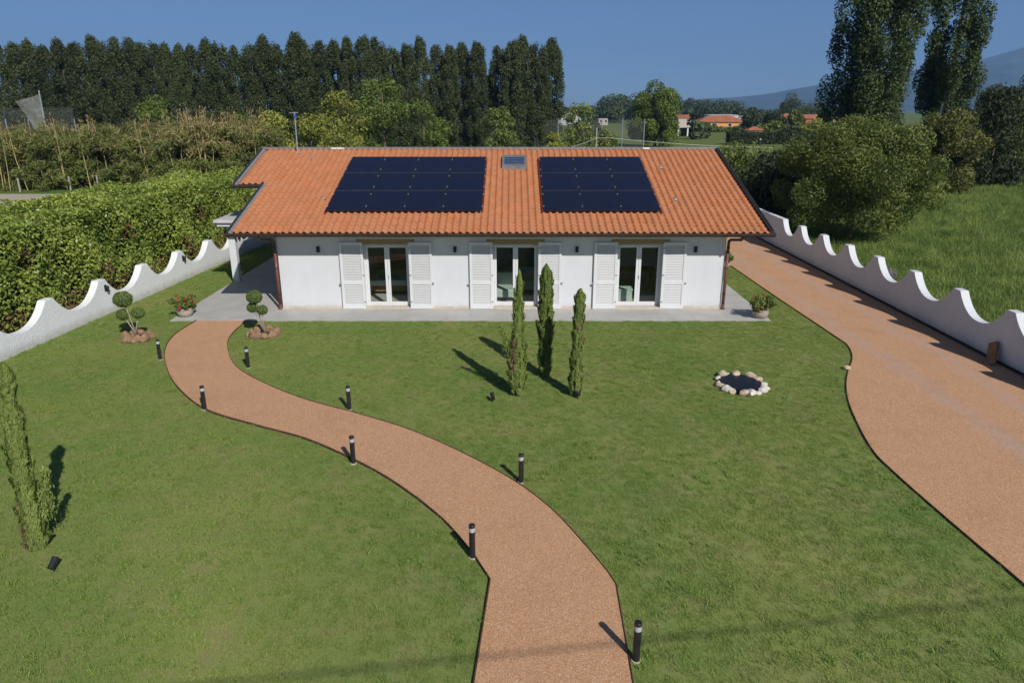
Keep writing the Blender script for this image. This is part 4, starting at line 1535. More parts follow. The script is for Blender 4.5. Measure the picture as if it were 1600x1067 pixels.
# ------------------------------------------------------------------ laurel hedge
def hedge(name, label, x0, x1, y0, y1, h, n, leaf, mat, seed, dry=0.0, bumpy=0.25, slope=0.0):
    """leaves over the skin of a lumpy box; x0 side shifts by slope per metre of y"""
    g = np.random.default_rng(seed)
    t = empty(name, ((x0 + x1) / 2, y0, 0), label, 'hedge')
    ox, oy = (x0 + x1) / 2, y0
    a_front, a_top, a_end = (y1 - y0) * h, (y1 - y0) * (x1 - x0), (x1 - x0) * h
    tot = 2 * a_front + a_top + 2 * a_end
    pick = g.uniform(0, tot, n)
    P = np.zeros((n, 3))
    D = np.zeros((n, 3))
    u, v = g.uniform(0, 1, n), g.uniform(0, 1, n)
    m = pick < a_front
    P[m] = np.stack([np.full(m.sum(), x1), y0 + u[m] * (y1 - y0), v[m] * h], 1)
    D[m] = (1, 0, 0.15)
    m2 = (pick >= a_front) & (pick < 2 * a_front)
    P[m2] = np.stack([np.full(m2.sum(), x0), y0 + u[m2] * (y1 - y0), v[m2] * h], 1)
    D[m2] = (-1, 0, 0.15)
    m3 = (pick >= 2 * a_front) & (pick < 2 * a_front + a_top)
    P[m3] = np.stack([x0 + v[m3] * (x1 - x0), y0 + u[m3] * (y1 - y0), np.full(m3.sum(), h)], 1)
    D[m3] = (0, 0, 1)
    m4 = pick >= 2 * a_front + a_top
    e = g.uniform(0, 1, n) < 0.5
    P[m4] = np.stack([x0 + u[m4] * (x1 - x0), np.where(e[m4], y0, y1), v[m4] * h], 1)
    D[m4] = np.stack([np.zeros(m4.sum()), np.where(e[m4], -1, 1), np.zeros(m4.sum())], 1)
    # lumps
    def lump(Q, s):
        return (np.sin(Q[:, 1] * 2.1 * s + 1.3 * Q[:, 2]) + np.sin(Q[:, 1] * 0.9 * s + Q[:, 0] * 1.7) + np.sin(Q[:, 2] * 2.6 * s + Q[:, 1] * 1.1 + 2) + np.sin(Q[:, 1] * 4.6 * s - Q[:, 2] * 3.9) * 0.6) / 3.6
    L = lump(P, 1.0)
    # rounded top edges
    ed = np.clip((P[:, 2] - (h - 0.7)) / 0.7, 0, 1)
    cx = (x0 + x1) / 2
    P[:, 0] = cx + (P[:, 0] - cx) * (1 - 0.22 * ed ** 2 * np.abs(D[:, 0]))
    P += D * (bumpy * L - 0.36 * g.uniform(0, 1, n) ** 1.5)[:, None]
    P[:, 2] = np.maximum(P[:, 2], 0.05)
    P[:, 0] += slope * (P[:, 1] - y0)
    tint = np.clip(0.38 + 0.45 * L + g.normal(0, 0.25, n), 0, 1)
    mats = [M[mat], M['dead_leaf']]
    dryf = np.sin(P[:, 1] * 1.7 + 0.6) * np.sin(P[:, 2] * 1.9 + P[:, 1] * 0.6)
    mi = (((dryf > 0.80) & (g.uniform(0, 1, n) < dry)) | ((P[:, 2] < 1.0) & (g.uniform(0, 1, n) < dry * 0.8))).astype(int)
    mi = np.where((P[:, 2] > h - 0.5) & (g.uniform(0, 1, n) < 0.9), 0, mi)
    link('foliage', leaf_mesh('foliage', P - [ox, oy, 0], D, leaf, mats, 0.5, 0.75, 0.15, tint, mi, seed), t)
    c = 0.42 + bumpy * 0.5
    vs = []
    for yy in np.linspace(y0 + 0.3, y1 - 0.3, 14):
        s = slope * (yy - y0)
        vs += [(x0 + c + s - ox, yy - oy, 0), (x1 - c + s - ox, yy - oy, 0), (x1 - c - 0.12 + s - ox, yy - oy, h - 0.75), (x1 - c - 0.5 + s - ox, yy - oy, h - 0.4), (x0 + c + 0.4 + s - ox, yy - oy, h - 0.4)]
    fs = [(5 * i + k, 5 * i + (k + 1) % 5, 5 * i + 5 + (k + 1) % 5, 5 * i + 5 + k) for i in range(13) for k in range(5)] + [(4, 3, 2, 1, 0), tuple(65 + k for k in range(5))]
    MB().add(vs, fs).build('light_block_core', M['core'], t)  # unseen solid core, added dark to block light through the hedge
    return t


hedge('laurel_hedge', 'tall glossy laurel hedge behind the rough scalloped wall', -18.6, -14.85, 14.5, 37.5, 3.5, 125000, 0.125, 'laurel', 51, dry=0.6, bumpy=0.42, slope=0.055)
hedge('low_hedge', 'lower laurel hedge running on behind the porch roof', -19.5, -13.6, 38.2, 50, 2.0, 16000, 0.17, 'laurel', 52, bumpy=0.35)

# ------------------------------------------------------------------ poplar row
variants = []
for k in range(5):
    tr_ = make_tree('poplar', 'x', (0, 0, 0), 17.6, 2.25, 'poplar', 26000, 0.27, 'column', 0.03, clumps=135, cr=0.27, seed=100 + k, trunk_r=0.2, bark='bark',
                    limbs=10, up=0.3, cat='poplar', group='tall poplar row behind the house', shell=0.6)
    variants.append(tr_)
g = np.random.default_rng(77)
pxs = [862, 838, 818, 800, 778, 745, 722, 703, 684, 655, 634, 612, 590, 571, 543, 527, 505, 480, 466, 434, 414, 396, 371, 344, 325, 305, 283, 262, 243, 224, 207, 186, 166, 148, 124, 100, 76, 50, 26, 2]
for i, px in enumerate(pxs):
    Yp = 124 + g.uniform(-3, 3) - 10 * (862 - px) / 860
    X = (px - 800) * (Yp * 0.951 - 1.5) / 1108
    sc_ = g.uniform(0.96, 1.05) * (1 - 0.045 * (862 - px) / 860)
    lab = '%s poplar of the tall row, counted from its end by the playing field' % ORD[i]
    wz = g.uniform(0.85, 1.05) * (1.12 if px > 850 else 1.0)
    if i < 5:
        v = variants[i]
        v.location, v.scale, v.rotation_euler = (X, Yp, 0), (wz, wz, sc_), (0, 0, g.uniform(0, 6))
        v['label'] = lab
    else:
        copy_tree(variants[g.integers(0, 5)], (X, Yp, 0), g.uniform(0, 6), (wz, wz, sc_), lab)
# ------------------------------------------------------------------ trees and shrubs in front of the poplars
mid = [('round_tree', 'lone rounded light green tree rising from the bamboo', (-38.4, 80, 0), 8.2, 3.0, 'green_leaf', 4200, 0.30),
       ('shrub', 'small green shrub beyond the bamboo by the roof corner', (-28.0, 77, 0), 6.3, 2.1, 'green_leaf', 3000, 0.28),
       ('shrub', 'yellow-green bush just behind the roof corner', (-24.6, 76, 0), 6.4, 2.7, 'yellow_leaf', 3600, 0.28),
       ('shrub', 'bright yellow-green bush behind the antenna mast', (-21.6, 79, 0), 6.4, 2.5, 'yellow_leaf', 3600, 0.28),
       ('broadleaf_tree', 'tall light green tree between the antenna and the big green tree', (-20.2, 87, 0), 8.9, 3.1, 'yellow_leaf', 4800, 0.30),
       ('broadleaf_tree', 'biggest rounded green tree in front of the poplars', (-15.9, 92, 0), 10.2, 4.6, 'green_leaf', 8000, 0.30),
       ('shrub', 'dark reddish bush beside the biggest round tree', (-12.2, 85, 0), 5.6, 2.1, 'dark_leaf', 3000, 0.28),
       ('broadleaf_tree', 'light green tree behind the dark reddish bush', (-10.6, 89, 0), 8.1, 3.0, 'green_leaf', 4800, 0.30),
       ('shrub', 'low yellow-green bush behind the ridge near the antenna', (-18.2, 78, 0), 4.6, 2.6, 'yellow_leaf', 3200, 0.28),
       ('shrub', 'low pale bush behind the ridge above the large solar array', (-23.8, 70, 0), 5.0, 2.1, 'yellow_leaf', 2800, 0.28),
       ('shrub', 'round clipped-looking bush above the skylight', (-1.6, 95, 0), 7.2, 2.4, 'olive_leaf', 4200, 0.30),
       ('shrub', 'low yellowish bush at the foot of the sports net', (6.0, 105, 0), 3.4, 1.9, 'yellow_leaf', 2400, 0.30),
       ('broadleaf_tree', 'loose light tree with pale trunk in front of the sports net', (10.2, 110, 0), 7.6, 2.9, 'olive_leaf', 3400, 0.36),
       ('shrub', 'low bush right of the loose light tree by the net', (14.3, 112, 0), 3.6, 2.0, 'olive_leaf', 2200, 0.34),
       ('broadleaf_tree', 'large dark green tree standing alone on the playing field', (27.2, 140, 0), 11.4, 4.7, 'green_leaf', 17000, 0.38)]
for i, (nm, lab, loc, h, r, mt, n, lf) in enumerate(mid):
    make_tree(nm, lab, loc, h, r, mt, n, lf, 'round', 0.10 if nm != 'broadleaf_tree' else 0.08, clumps=46, cr=0.32, seed=200 + i, cat='tree' if 'tree' in nm else 'shrub', group='trees and shrubs before the poplars')


# ------------------------------------------------------------------ bamboo / reed thicket
def bamboo(seed, plume):
    g = np.random.default_rng(seed)
    t = empty('bamboo_clump', (0, 0, 0), 'x', 'bamboo', 'bamboo thicket beyond the yard')
    c, r = [], []
    for _ in range(56):
        a, q = g.uniform(0, 6.28), math.sqrt(g.uniform(0, 1)) * 2.2
        z = 5.0 * g.uniform(0, 1) ** 1.15
        c.append((math.cos(a) * q, math.sin(a) * q, z))
        r.append((0.75, 0.75, 0.62))
    P, d, ti = clump_points(c, r, 9500, g, 0.8)
    P[:, 2] = np.maximum(P[:, 2], 0.05)
    mi = ((P[:, 2] > 2.6) & (g.uniform(0, 1, len(P)) < plume * 1.2)).astype(int)
    link('foliage', leaf_mesh('foliage', P, d, 0.46, [M['bamboo_leaf'], M['plume']], 0.17, 0.9, 0.2, ti, mi, seed), t)
    cn = MB()
    ends = []
    for _ in range(9):
        a, q = g.uniform(0, 6.28), g.uniform(1.2, 3.0)
        h = g.uniform(4.2, 6.0) * (1.0 + 0.35 * plume)
        b = Vector((math.cos(a) * q * 0.85, math.sin(a) * q * 0.85, 0))
        e = b + Vector((g.normal(0, .45), g.normal(0, .45), h))
        cn.tube([b, (b + e) / 2 + Vector((g.normal(0, .1), g.normal(0, .1), 0)), e], [0.034, 0.028, 0.012], 5)
        ends.append(e)
    kind(cn.build('canes', M['cane'], t), 'stuff')
    pp = []
    for e in ends:
        k = int(80 * (0.12 + plume))
        u = g.uniform(0, 1, k)
        pp.append(np.stack([e.x + g.normal(0, .22, k), e.y + g.normal(0, .22, k), e.z - 1.1 + u * 1.5], 1))
    pp = np.concatenate(pp)
    pl_ = link('plumes', leaf_mesh('plumes', pp, np.tile([0, -0.6, 0.3], (len(pp), 1)), 0.30, M['plume'], 0.2, 0.8, 0.5, seed=seed + 1), t)
    kind(pl_, 'stuff')
    return t


bvars = [bamboo(300, 0.03), bamboo(301, 0.14), bamboo(302, 0.34), bamboo(303, 0.07)]
g = np.random.default_rng(9)
bspots = []
for row, (y0, x0, n, dx) in enumerate(((65.5, -54.5, 12, 2.75), (68.6, -57, 12, 2.8), (72, -54, 11, 2.7))):
    for k in range(n):
        bspots.append((x0 + k * dx + g.uniform(-.5, .5), y0 + g.uniform(-.7, .7) + max(0, k - 5) * 0.5, row, k))
rown = ['front', 'middle', 'rear']
for i, (x, y, row, k) in enumerate(bspots):
    lab = '%s bamboo clump in the %s row of the thicket, counted from the net side' % (ORD[k], rown[row])
    sc_ = (g.uniform(0.9, 1.15), g.uniform(0.9, 1.15), g.uniform(0.85, 1.10) * (0.92 if k < 4 else 1.0))
    if i < 4:
        b = bvars[i]
        b.location, b.rotation_euler, b.scale = (x, y, 0), (0, 0, g.uniform(0, 6)), sc_
        b['label'] = lab
    else:
        copy_tree(bvars[g.integers(0, 4)], (x, y, 0), g.uniform(0, 6), sc_, lab)
for (x, y, lab) in ((-38.9, 63.6, 'second weathered fence post from the yard'), (-37.0, 64.6, 'third weathered fence post from the yard'), (-30.4, 65.3, 'fourth weathered fence post from the yard'),
                    (-27.9, 66.2, 'weathered fence post closest to the house roof'), (-42.3, 62.0, 'stubby fence post at the end of the sandy yard')):
    t = empty('fence_post', (x, y, 0), lab, 'post', 'posts in front of the bamboo')
    MB().box(-0.06, 0.06, -0.06, 0.06, -0.05, 1.15).build('post', M['pale_bark'], t, bevel=0.02)

# ------------------------------------------------------------------ nets
nt_ = empty('ball_net', (-53.5, 85, 0), 'torn pale ball net hanging from a tall pole behind the bamboo', 'net')
MB().tube([(0, 0, 0), (0, 0, 8.8)], 0.07, 8).build('pole', M['silver'], nt_)


def net_sheet(rows_, name, mat, parent):
    n = len(rows_[0])
    vs = [p for r in rows_ for p in r]
    fs = [(j * n + i, j * n + i + 1, (j + 1) * n + i + 1, (j + 1) * n + i) for j in range(len(rows_) - 1) for i in range(n - 1)]
    return MB().add(vs, fs).build(name, M[mat], parent, smooth=True)


rows_ = []
for j in range(9):
    t = j / 8
    z = 8.45 - t * 6.2
    w = 2.55 * (1 - t) ** 1.25 + 0.35
    rows_.append([(-w * u / 6, 0.12 * math.sin(u + j) - 0.05, z - 0.85 * (1 - t) * (u / 6) ** 0.8) for u in range(7)])
net_sheet(rows_, 'netting', 'white_net', nt_)
n2_ = empty('ball_net', (-62, 95, 0), 'long faint dark net with low poles beyond the bamboo', 'net')
for x in (-9, -2.8, 0.1, 6):
    MB().tube([(x, 0, 0), (x, 0, 5.6)], 0.06, 6).build('pole', M['silver'], n2_)
net_sheet([[(-9 + u * 1.5, 0.1 * math.sin(u * 2 + j), 0.3 + j * 0.95) for u in range(11)] for j in range(8)], 'netting', 'net', n2_)
n3_ = empty('ball_net', (0, 122, 0), 'tall dark sports net on slim poles behind the roof ridge', 'net')
npx = [-3.8, -0.5, 3.8, 7.6, 14.8, 18.2, 21.8]
for x in npx:
    MB().tube([(x, 0, 0), (x, 0, 5.35)], 0.07, 6).build('pole', M['silver'], n3_)
for a, b in zip(npx[:-1], npx[1:]):
    net_sheet([[(a + (b - a) * u / 4, 0.08 * math.sin(u + j), 5.25 - j * 1.0 - 0.12 * math.sin(math.pi * u / 4)) for u in range(5)] for j in range(6)], 'netting', 'net', n3_)

# wire post with its slack cable, person, field furniture
wp = empty('wire_post', (11.45, 100, 0), 'wooden post carrying a slack white wire behind the roof ridge', 'post')
MB().tube([(0, 0, 0), (0, 0, 4.45)], 0.09, 8).build('post', M['pale_bark'], wp)
MB().box(-0.15, 0.15, -0.05, 0.05, 3.0, 3.12).build('bracket', M['silver'], wp)
wire = [Vector((-3.6, 0, 1.8)), Vector((-1.8, -0.05, 2.35)), Vector((0, -0.1, 3.06)), Vector((1.4, -0.1, 3.12))]
for k in range(1, 13):
    u = k / 12
    wire.append(Vector((1.4 + 24 * u, -0.1 + 4 * u, 3.12 - 1.5 * u - 0.25 * math.sin(math.pi * u))))
MB().tube(wire, 0.018, 6).build('wire', M['white_line'], wp)
ft = empty('picnic_table', (18.0, 118, 0), 'pale table and bench beyond the roof ridge near the net', 'table')
MB().box(-1.0, 0.6, -0.5, 0.5, 0.72, 0.80).build('table_top', M['sandy'], ft)
for x in (-0.9, 0.5):
    MB().box(x - 0.06, x + 0.06, -0.4, 0.4, 0, 0.719).build('leg', M['sandy'], ft)

g = np.random.default_rng(2)
pm = bpy.data.meshes.new('person')
J = [(0, 0, 0.95), (0, 0, 1.2), (0, 0, 1.42), (0, 0, 1.52), (0, -0.01, 1.66), (0.19, 0, 1.40), (0.25, -0.05, 1.12), (0.22, -0.18, 0.92), (-0.19, 0, 1.40), (-0.25, -0.03, 1.12), (-0.24, -0.1, 0.88),
     (0.10, 0, 0.9), (0.12, 0.02, 0.48), (0.13, 0.05, 0.06), (0.13, -0.12, 0.03), (-0.10, 0, 0.9), (-0.13, -0.06, 0.48), (-0.14, 0.0, 0.06), (-0.14, -0.16, 0.03)]
Ed = [(0, 1), (1, 2), (2, 3), (3, 4), (2, 5), (5, 6), (6, 7), (2, 8), (8, 9), (9, 10), (0, 11), (11, 12), (12, 13), (13, 14), (0, 15), (15, 16), (16, 17), (17, 18)]
Rr = [.15, .15, .15, .06, .105, .075, .055, .04, .075, .055, .04, .095, .065, .05, .04, .095, .065, .05, .04]
pm.from_pydata(J, Ed, [])
pm.materials.append(M['navy_cloth'])
pe = link('person', pm, None, (44.0, 130.5, 0.0), (0, 0, 0.7))
sm = pe.modifiers.new('skin', 'SKIN')
for i, v in enumerate(pm.skin_vertices[0].data if pm.skin_vertices else []):
    v.radius = (Rr[i], Rr[i] * 0.8)
if not pm.skin_vertices:
    bpy.context.view_layer.objects.active = pe
pe.modifiers.new('subsurf', 'SUBSURF').levels = 1
tag(pe, 'person in dark clothes and pale cap standing on the far playing field', 'person')
MB().lathe([(0.12, 1.66), (0.125, 1.74), (0.09, 1.82), (0.02, 1.84)], 12).build('cap', M['far_white'], pe)

# ------------------------------------------------------------------ far hedge, houses, woods
hedge('clipped_hedge', 'long dark clipped hedge in front of the orange house', 43.5, 46.0, 0, 24, 2.3, 9000, 0.35, 'dark_leaf', 55, bumpy=0.12)
fh = bpy.data.objects[-1] if False else [o for o in bpy.data.objects if o.name.startswith('clipped_hedge')][0]
fh.location = (44.5, 152, 0)
fh.rotation_euler = (0, 0, R(-86))


def building(name, label, x, y, w, d, hw, hr, wallm, roofm, wins=(), roof='hip', over=0.6, rz=0.0, cat='building'):
    t = empty(name, (x, y, 0), label, cat, None, rz)
    MB().box(-w / 2, w / 2, -d / 2, d / 2, -0.1, hw).build('wall', M[wallm], t)
    a, b = w / 2 + over, d / 2 + over
    if roof == 'hip':
        e = max(0.2, a - b)
        vs = [(-a, -b, hw), (a, -b, hw), (a, b, hw), (-a, b, hw), (-e, 0, hw + hr), (e, 0, hw + hr)]
        fs = [(0, 1, 5, 4), (1, 2, 5), (2, 3, 4, 5), (3, 0, 4), (3, 2, 1, 0)]
    elif roof == 'gable':
        vs = [(-a, -b, hw), (a, -b, hw), (a, b, hw), (-a, b, hw), (-a, 0, hw + hr), (a, 0, hw + hr)]
        fs = [(0, 1, 5, 4), (1, 2, 5), (2, 3, 4, 5), (3, 0, 4), (3, 2, 1, 0)]
    else:
        vs = [(-a, -b, hw), (a, -b, hw), (a, b, hw), (-a, b, hw), (-a, -b, hw + hr * .6), (a, -b, hw + hr * .6), (a, b, hw + hr), (-a, b, hw + hr)]
        fs = [(3, 2, 1, 0), (4, 5, 6, 7), (0, 1, 5, 4), (1, 2, 6, 5), (2, 3, 7, 6), (3, 0, 4, 7)]
    MB().add([(p[0], p[1], p[2] + 0.002) for p in vs], fs).build('roof', M[roofm], t)
    for (wx, wz, ww, wh, m) in wins:
        f = MB().box(wx - ww / 2, wx + ww / 2, -d / 2 - 0.06, -d / 2 - 0.005, wz, wz + wh).build('window', M[m], t)
        MB().box(wx - ww / 2 + 0.1, wx + ww / 2 - 0.1, -d / 2 - 0.075, -d / 2 - 0.061, wz + 0.1, wz + wh - 0.1).build('pane', M['far_dark' if m != 'far_dark' else 'dark_metal'], f)
    return t


oh = building('orange_house', 'orange rendered house with low hipped tile roof beyond the hedge', 73.2, 262, 16.4, 9, 2.75, 2.2, 'orange_wall', 'far_roof',
              [(-5.6, 0.2, 2.2, 2.2, 'far_white'), (-2.9, 0.2, 1.8, 2.2, 'far_white'), (2.5, 1.2, 1.3, 1.2, 'far_white'), (6.2, 1.2, 1.3, 1.2, 'far_white')], 'hip', 0.5)
pg = empty('field_shelter', (47.0, 200, 0), 'open shelter with grey sloping roof and white posts beside the hedge', 'shelter')
MB().box(-2.9, 2.9, -1.8, 1.8, 2.25, 2.42).build('roof', M['slab_grey'], pg).rotation_euler = (0, R(-2), 0)
for x in (-2.3, 0.2, 2.5):
    MB().box(x - 0.18, x + 0.18, -1.5, -1.2, 0, 2.2).build('post', M['far_white'], pg)
MB().box(-2.5, 2.5, 1.4, 1.5, 0, 2.1).build('rear_wall', M['dark_metal'], pg)
building('warehouse', 'long white flat warehouse above the orange house roof', 94, 335, 12, 12, 4.3, 0.5, 'far_white', 'slab_grey', [(-3, 1.2, 2, 1.2, 'far_dark'), (2, 1.2, 2, 1.2, 'far_dark')], 'flat', 0.2)
building('warehouse', 'grey low warehouse beside the long white one', 104, 338, 9, 10, 3.6, 0.7, 'slab_grey', 'grey_metal', [(0, 1, 2, 1.2, 'far_dark')], 'gable', 0.3)
building('farm_building', 'white gabled building next to the last poplar', 27.3, 350, 6.5, 9, 3.2, 2.2, 'far_white', 'slab_grey', [(0, 0.8, 1.6, 1.4, 'far_dark')], 'gable', 0.2, R(70))
building('farm_building', 'small white block on the plain behind the sports net', 43, 352, 4.2, 5, 2.6, 0.3, 'far_beige', 'slab_grey', [(-1, 1.2, 0.9, 1.0, 'far_dark'), (1.2, 1.2, 0.9, 1.0, 'far_dark')], 'flat', 0.1)
building('farm_building', 'beige gabled building beside the big lone field tree', 70.5, 305, 6, 8, 3.6, 1.3, 'far_beige', 'far_roof', [(1, 1.0, 1.2, 1.2, 'far_dark')], 'gable', 0.3)
building('village_house', 'beige house with brick-red roof below the tall far tree', 104, 282, 9, 8, 3.6, 1.9, 'far_beige', 'far_roof', [(-2, 1.2, 1, 1.2, 'far_dark'), (2, 1.2, 1, 1.2, 'far_dark')], 'hip', 0.5)
building('village_house', 'red roofed house between far bushes near the near poplars', 114, 284, 6, 7, 3.6, 1.5, 'far_roof', 'far_roof', [(0, 1.2, 1, 1.2, 'far_dark')], 'gable', 0.4)
building('village_house', 'pale walled house with red roof closest to the near poplars', 122, 286, 7, 7, 3.8, 1.3, 'far_beige', 'far_roof', [(-1, 1.2, 1, 1.2, 'far_dark')], 'gable', 0.4)
building('garden_hut', 'tiny hut with red tiled roof peeking over the clipped hedge', 60.5, 185, 3.6, 3, 1.9, 0.9, 'far_beige', 'far_roof', [(0, 0.6, 0.8, 0.8, 'far_dark')], 'hip', 0.4)

far = [('dark rounded tree beside the orange house', (70.8, 222, 0), 6.2, 2.9, 'dark_leaf'), ('dark spreading tree above the clipped hedge', (75.6, 214, 0), 5.9, 4.2, 'dark_leaf'),
       ('bright green tree between the far village roofs', (83.4, 218, 0), 7.0, 2.6, 'green_leaf'), ('tall round tree on the skyline before the hills', (112.5, 300, 0), 12.4, 5.6, 'far_leaf'),
       ('broad far tree right of the tall skyline tree', (128, 318, 0), 9.3, 6.8, 'far_leaf'), ('small dark conifer-like tree among the village roofs', (102, 242, 0), 6.8, 2.6, 'dark_leaf'),
       ('pale green bush behind the clipped hedge', (79, 190, 0), 3.9, 4.2, 'yellow_leaf'), ('low green bush left of the bright green far tree', (68, 192, 0), 3.6, 3.4, 'green_leaf'),
       ('green bush row in front of the orange house', (66.5, 240, 0), 1.1, 3.0, 'green_leaf'), ('green bushes at the right foot of the orange house', (73, 240, 0), 1.0, 3.4, 'green_leaf'),
       ('dark round tree left of the orange house', (68.4, 278, 0), 6.4, 3.0, 'dark_leaf'), ('green tree behind the open shelter', (44.5, 215, 0), 5.0, 3.6, 'green_leaf')]
for i, (lab, loc, h, r, mt) in enumerate(far):
    make_tree('far_tree', lab, loc, h, r, mt, 3000, 0.62, 'round', 0.05, clumps=40, cr=0.33, seed=400 + i, group='trees on the plain', limbs=4)


def far_wood(name, x0, x1, y0, y1, h0, h1, n, seed, lab):
    g = np.random.default_rng(seed)
    c, r = [], []
    for _ in range(n):
        h = g.uniform(h0, h1)
        x, y = g.uniform(x0, x1), g.uniform(y0, y1)
        for q in (0.35, 0.75):
            c.append((x, y, h * q))
            r.append((h * 0.42, h * 0.42, h * 0.38))
    P, d, ti = clump_points(c, r, n * 260, g, 0.4)
    o = link(name, leaf_mesh(name, P, d, 1.4, M['far_leaf'], 0.8, 0.8, 0, ti, seed=seed))
    o['kind'] = 'stuff'
    o['label'] = lab
    o['category'] = 'woodland'


far_wood('woodland', 62, 92, 480, 540, 11, 16, 26, 1, 'dark far wood on the skyline beside the lone field tree')
far_wood('woodland', 112, 186, 590, 640, 10, 14.5, 46, 2, 'long far wood on the skyline above the warehouses')
far_wood('woodland', 20, 420, 760, 860, 4.5, 7.5, 130, 3, 'thin line of far trees along the whole horizon')
far_wood('woodland', 90, 210, 420, 470, 4.5, 7.5, 60, 4, 'low far trees among the village roofs')
far_wood('woodland', 12, 62, 400, 440, 5, 8, 26, 5, 'low scrub beyond the sports net')
far_wood('woodland', -40, 70, 170, 185, 2.2, 3.6, 26, 6, 'scrubby bank on the far side of the playing field')

# ------------------------------------------------------------------ right-hand trees
make_tree('near_poplar', 'broad tall poplar cut off by the top of the picture', (33.2, 70, 0), 21.5, 4.2, 'poplar_near', 60000, 0.25, 'column', 0.10, clumps=150, cr=0.20, seed=500, trunk_r=0.5, limbs=14, group='pair of tall poplars on the meadow', cat='poplar', shell=0.6)
make_tree('near_poplar', 'slimmer tall poplar standing behind the yellowish tree', (42.4, 73, 0), 22.5, 3.2, 'poplar_near', 46000, 0.25, 'column', 0.10, clumps=110, cr=0.23, seed=501, trunk_r=0.42, limbs=14, group='pair of tall poplars on the meadow', cat='poplar', shell=0.6)
make_tree('broadleaf_tree', 'large rounded olive-green tree on the meadow just beyond the driveway wall', (18.2, 38.3, 0), 6.0, 4.4, 'meadow_tree_leaf', 62000, 0.155, 'round', 0.20, clumps=84, cr=0.19, seed=502, trunk_r=0.2, limbs=14, cat='tree', aspect=0.42)
make_tree('broadleaf_tree', 'yellowish drooping tree below the slimmer poplar', (36.0, 61, 0), 6.5, 3.3, 'gold_leaf', 17000, 0.21, 'round', 0.05, clumps=48, cr=0.26, seed=503, cat='tree')
make_tree('yew_tree', 'very dark upright yew at the edge of the meadow', (44.2, 67.5, 0), 8.6, 3.6, 'dark_leaf', 16000, 0.30, 'round', 0.02, clumps=90, cr=0.3, seed=504, up=0.5, aspect=0.4, cat='tree')
make_tree('broadleaf_tree', 'brownish-green tree behind the dark yew at the picture edge', (52.5, 78, 0), 9.0, 4.6, 'olive_leaf', 9000, 0.36, 'round', 0.05, clumps=60, cr=0.3, seed=505, cat='tree')
make_tree('cedar_tree', 'dark layered cedar top showing behind the yew', (69.5, 98, 0), 12.6, 7.0, 'dark_leaf', 12000, 0.45, 'cone', 0.2, clumps=70, cr=0.2, seed=506, cat='tree', aspect=0.3)
bsh = [('green bush behind the house by the driveway end', (14.9, 49, 0), 4.3, 2.6, 'olive_leaf'), ('dark green bush in the shade right behind the driveway wall', (15.5, 43, 0), 4.0, 2.2, 'dark_leaf'),
       ('bush on the playing field side behind the round tree', (19.5, 50, 0), 4.4, 2.7, 'green_leaf'), ('dark bush between the round tree and the driveway end', (16.8, 46.5, 0), 4.0, 2.3, 'dark_leaf'),
       ('low bush at the gable end beyond the roof corner', (11.8, 52, 0), 3.6, 2.0, 'olive_leaf'), ('dark bush under the poplars', (29.5, 62, 0), 4.0, 3.0, 'dark_leaf'),
       ('low dark bush at the meadow edge by the yew', (52.5, 69, 0), 2.4, 2.4, 'green_leaf'), ('spreading green bush under the broad poplar', (26.5, 56, 0), 4.4, 3.0, 'green_leaf')]
for i, (lab, loc, h, r, mt) in enumerate(bsh):
    make_tree('shrub', lab, loc, h, r, mt, 6500, 0.20, 'round', 0.04, clumps=44, cr=0.32, seed=520 + i, cat='shrub', group='bushes beyond the driveway wall', limbs=5)
# lilac flowers by the wall
g = np.random.default_rng(8)
lv = empty('lilac_flowers', (14.25, 27.2, 0), 'patch of lilac flowers just over the driveway wall', 'flowers')
P, d, ti = clump_points([(0, 0, .8), (0.2, .5, .75), (.3, -.4, .6)], [(.3, .3, .3)] * 3, 500, g, .8)
link('flowers', leaf_mesh('flowers', P, d, .07, M['lilac'], .7, .8, 0, ti), lv)
st = MB()
for k in range(14):
    st.tube([(g.normal(.1, .1), g.normal(0, .2), 0), (g.normal(.15, .2), g.normal(0, .3), .7)], .012, 5)
st.build('stems', M['geranium'], lv)


# ------------------------------------------------------------------ grass
def tuft(name, n, spread, h, w, mat, seed, bend):
    g = np.random.default_rng(seed)
    vs, fs, ti = [], [], []
    for k in range(n):
        x, y = g.uniform(-spread, spread, 2)
        a = g.uniform(0, 6.28)
        hh = h * g.uniform(0.55, 1.25)
        b = bend * g.uniform(0.3, 1.2) * hh
        dx, dy = math.cos(a), math.sin(a)
        px_, py_ = -dy * w * .5, dx * w * .5
        o = len(vs)
        vs += [(x - px_, y - py_, 0), (x + px_, y + py_, 0), (x + px_ * .8 + dx * b * .35, y + py_ * .8 + dy * b * .35, hh * .6), (x - px_ * .8 + dx * b * .35, y - py_ * .8 + dy * b * .35, hh * .6), (x + dx * b, y + dy * b, hh)]
        fs += [(o, o + 1, o + 2, o + 3), (o + 3, o + 2, o + 4)]
        t = g.uniform(0, 1)
        ti += [t, t]
    me = bpy.data.meshes.new(name)
    me.from_pydata(vs, [], fs)
    at = me.attributes.new('tint', 'FLOAT', 'FACE')
    at.data.foreach_set('value', np.array(ti, np.float32))
    me.materials.append(M[mat])
    return bpy.data.objects.new(name, me)


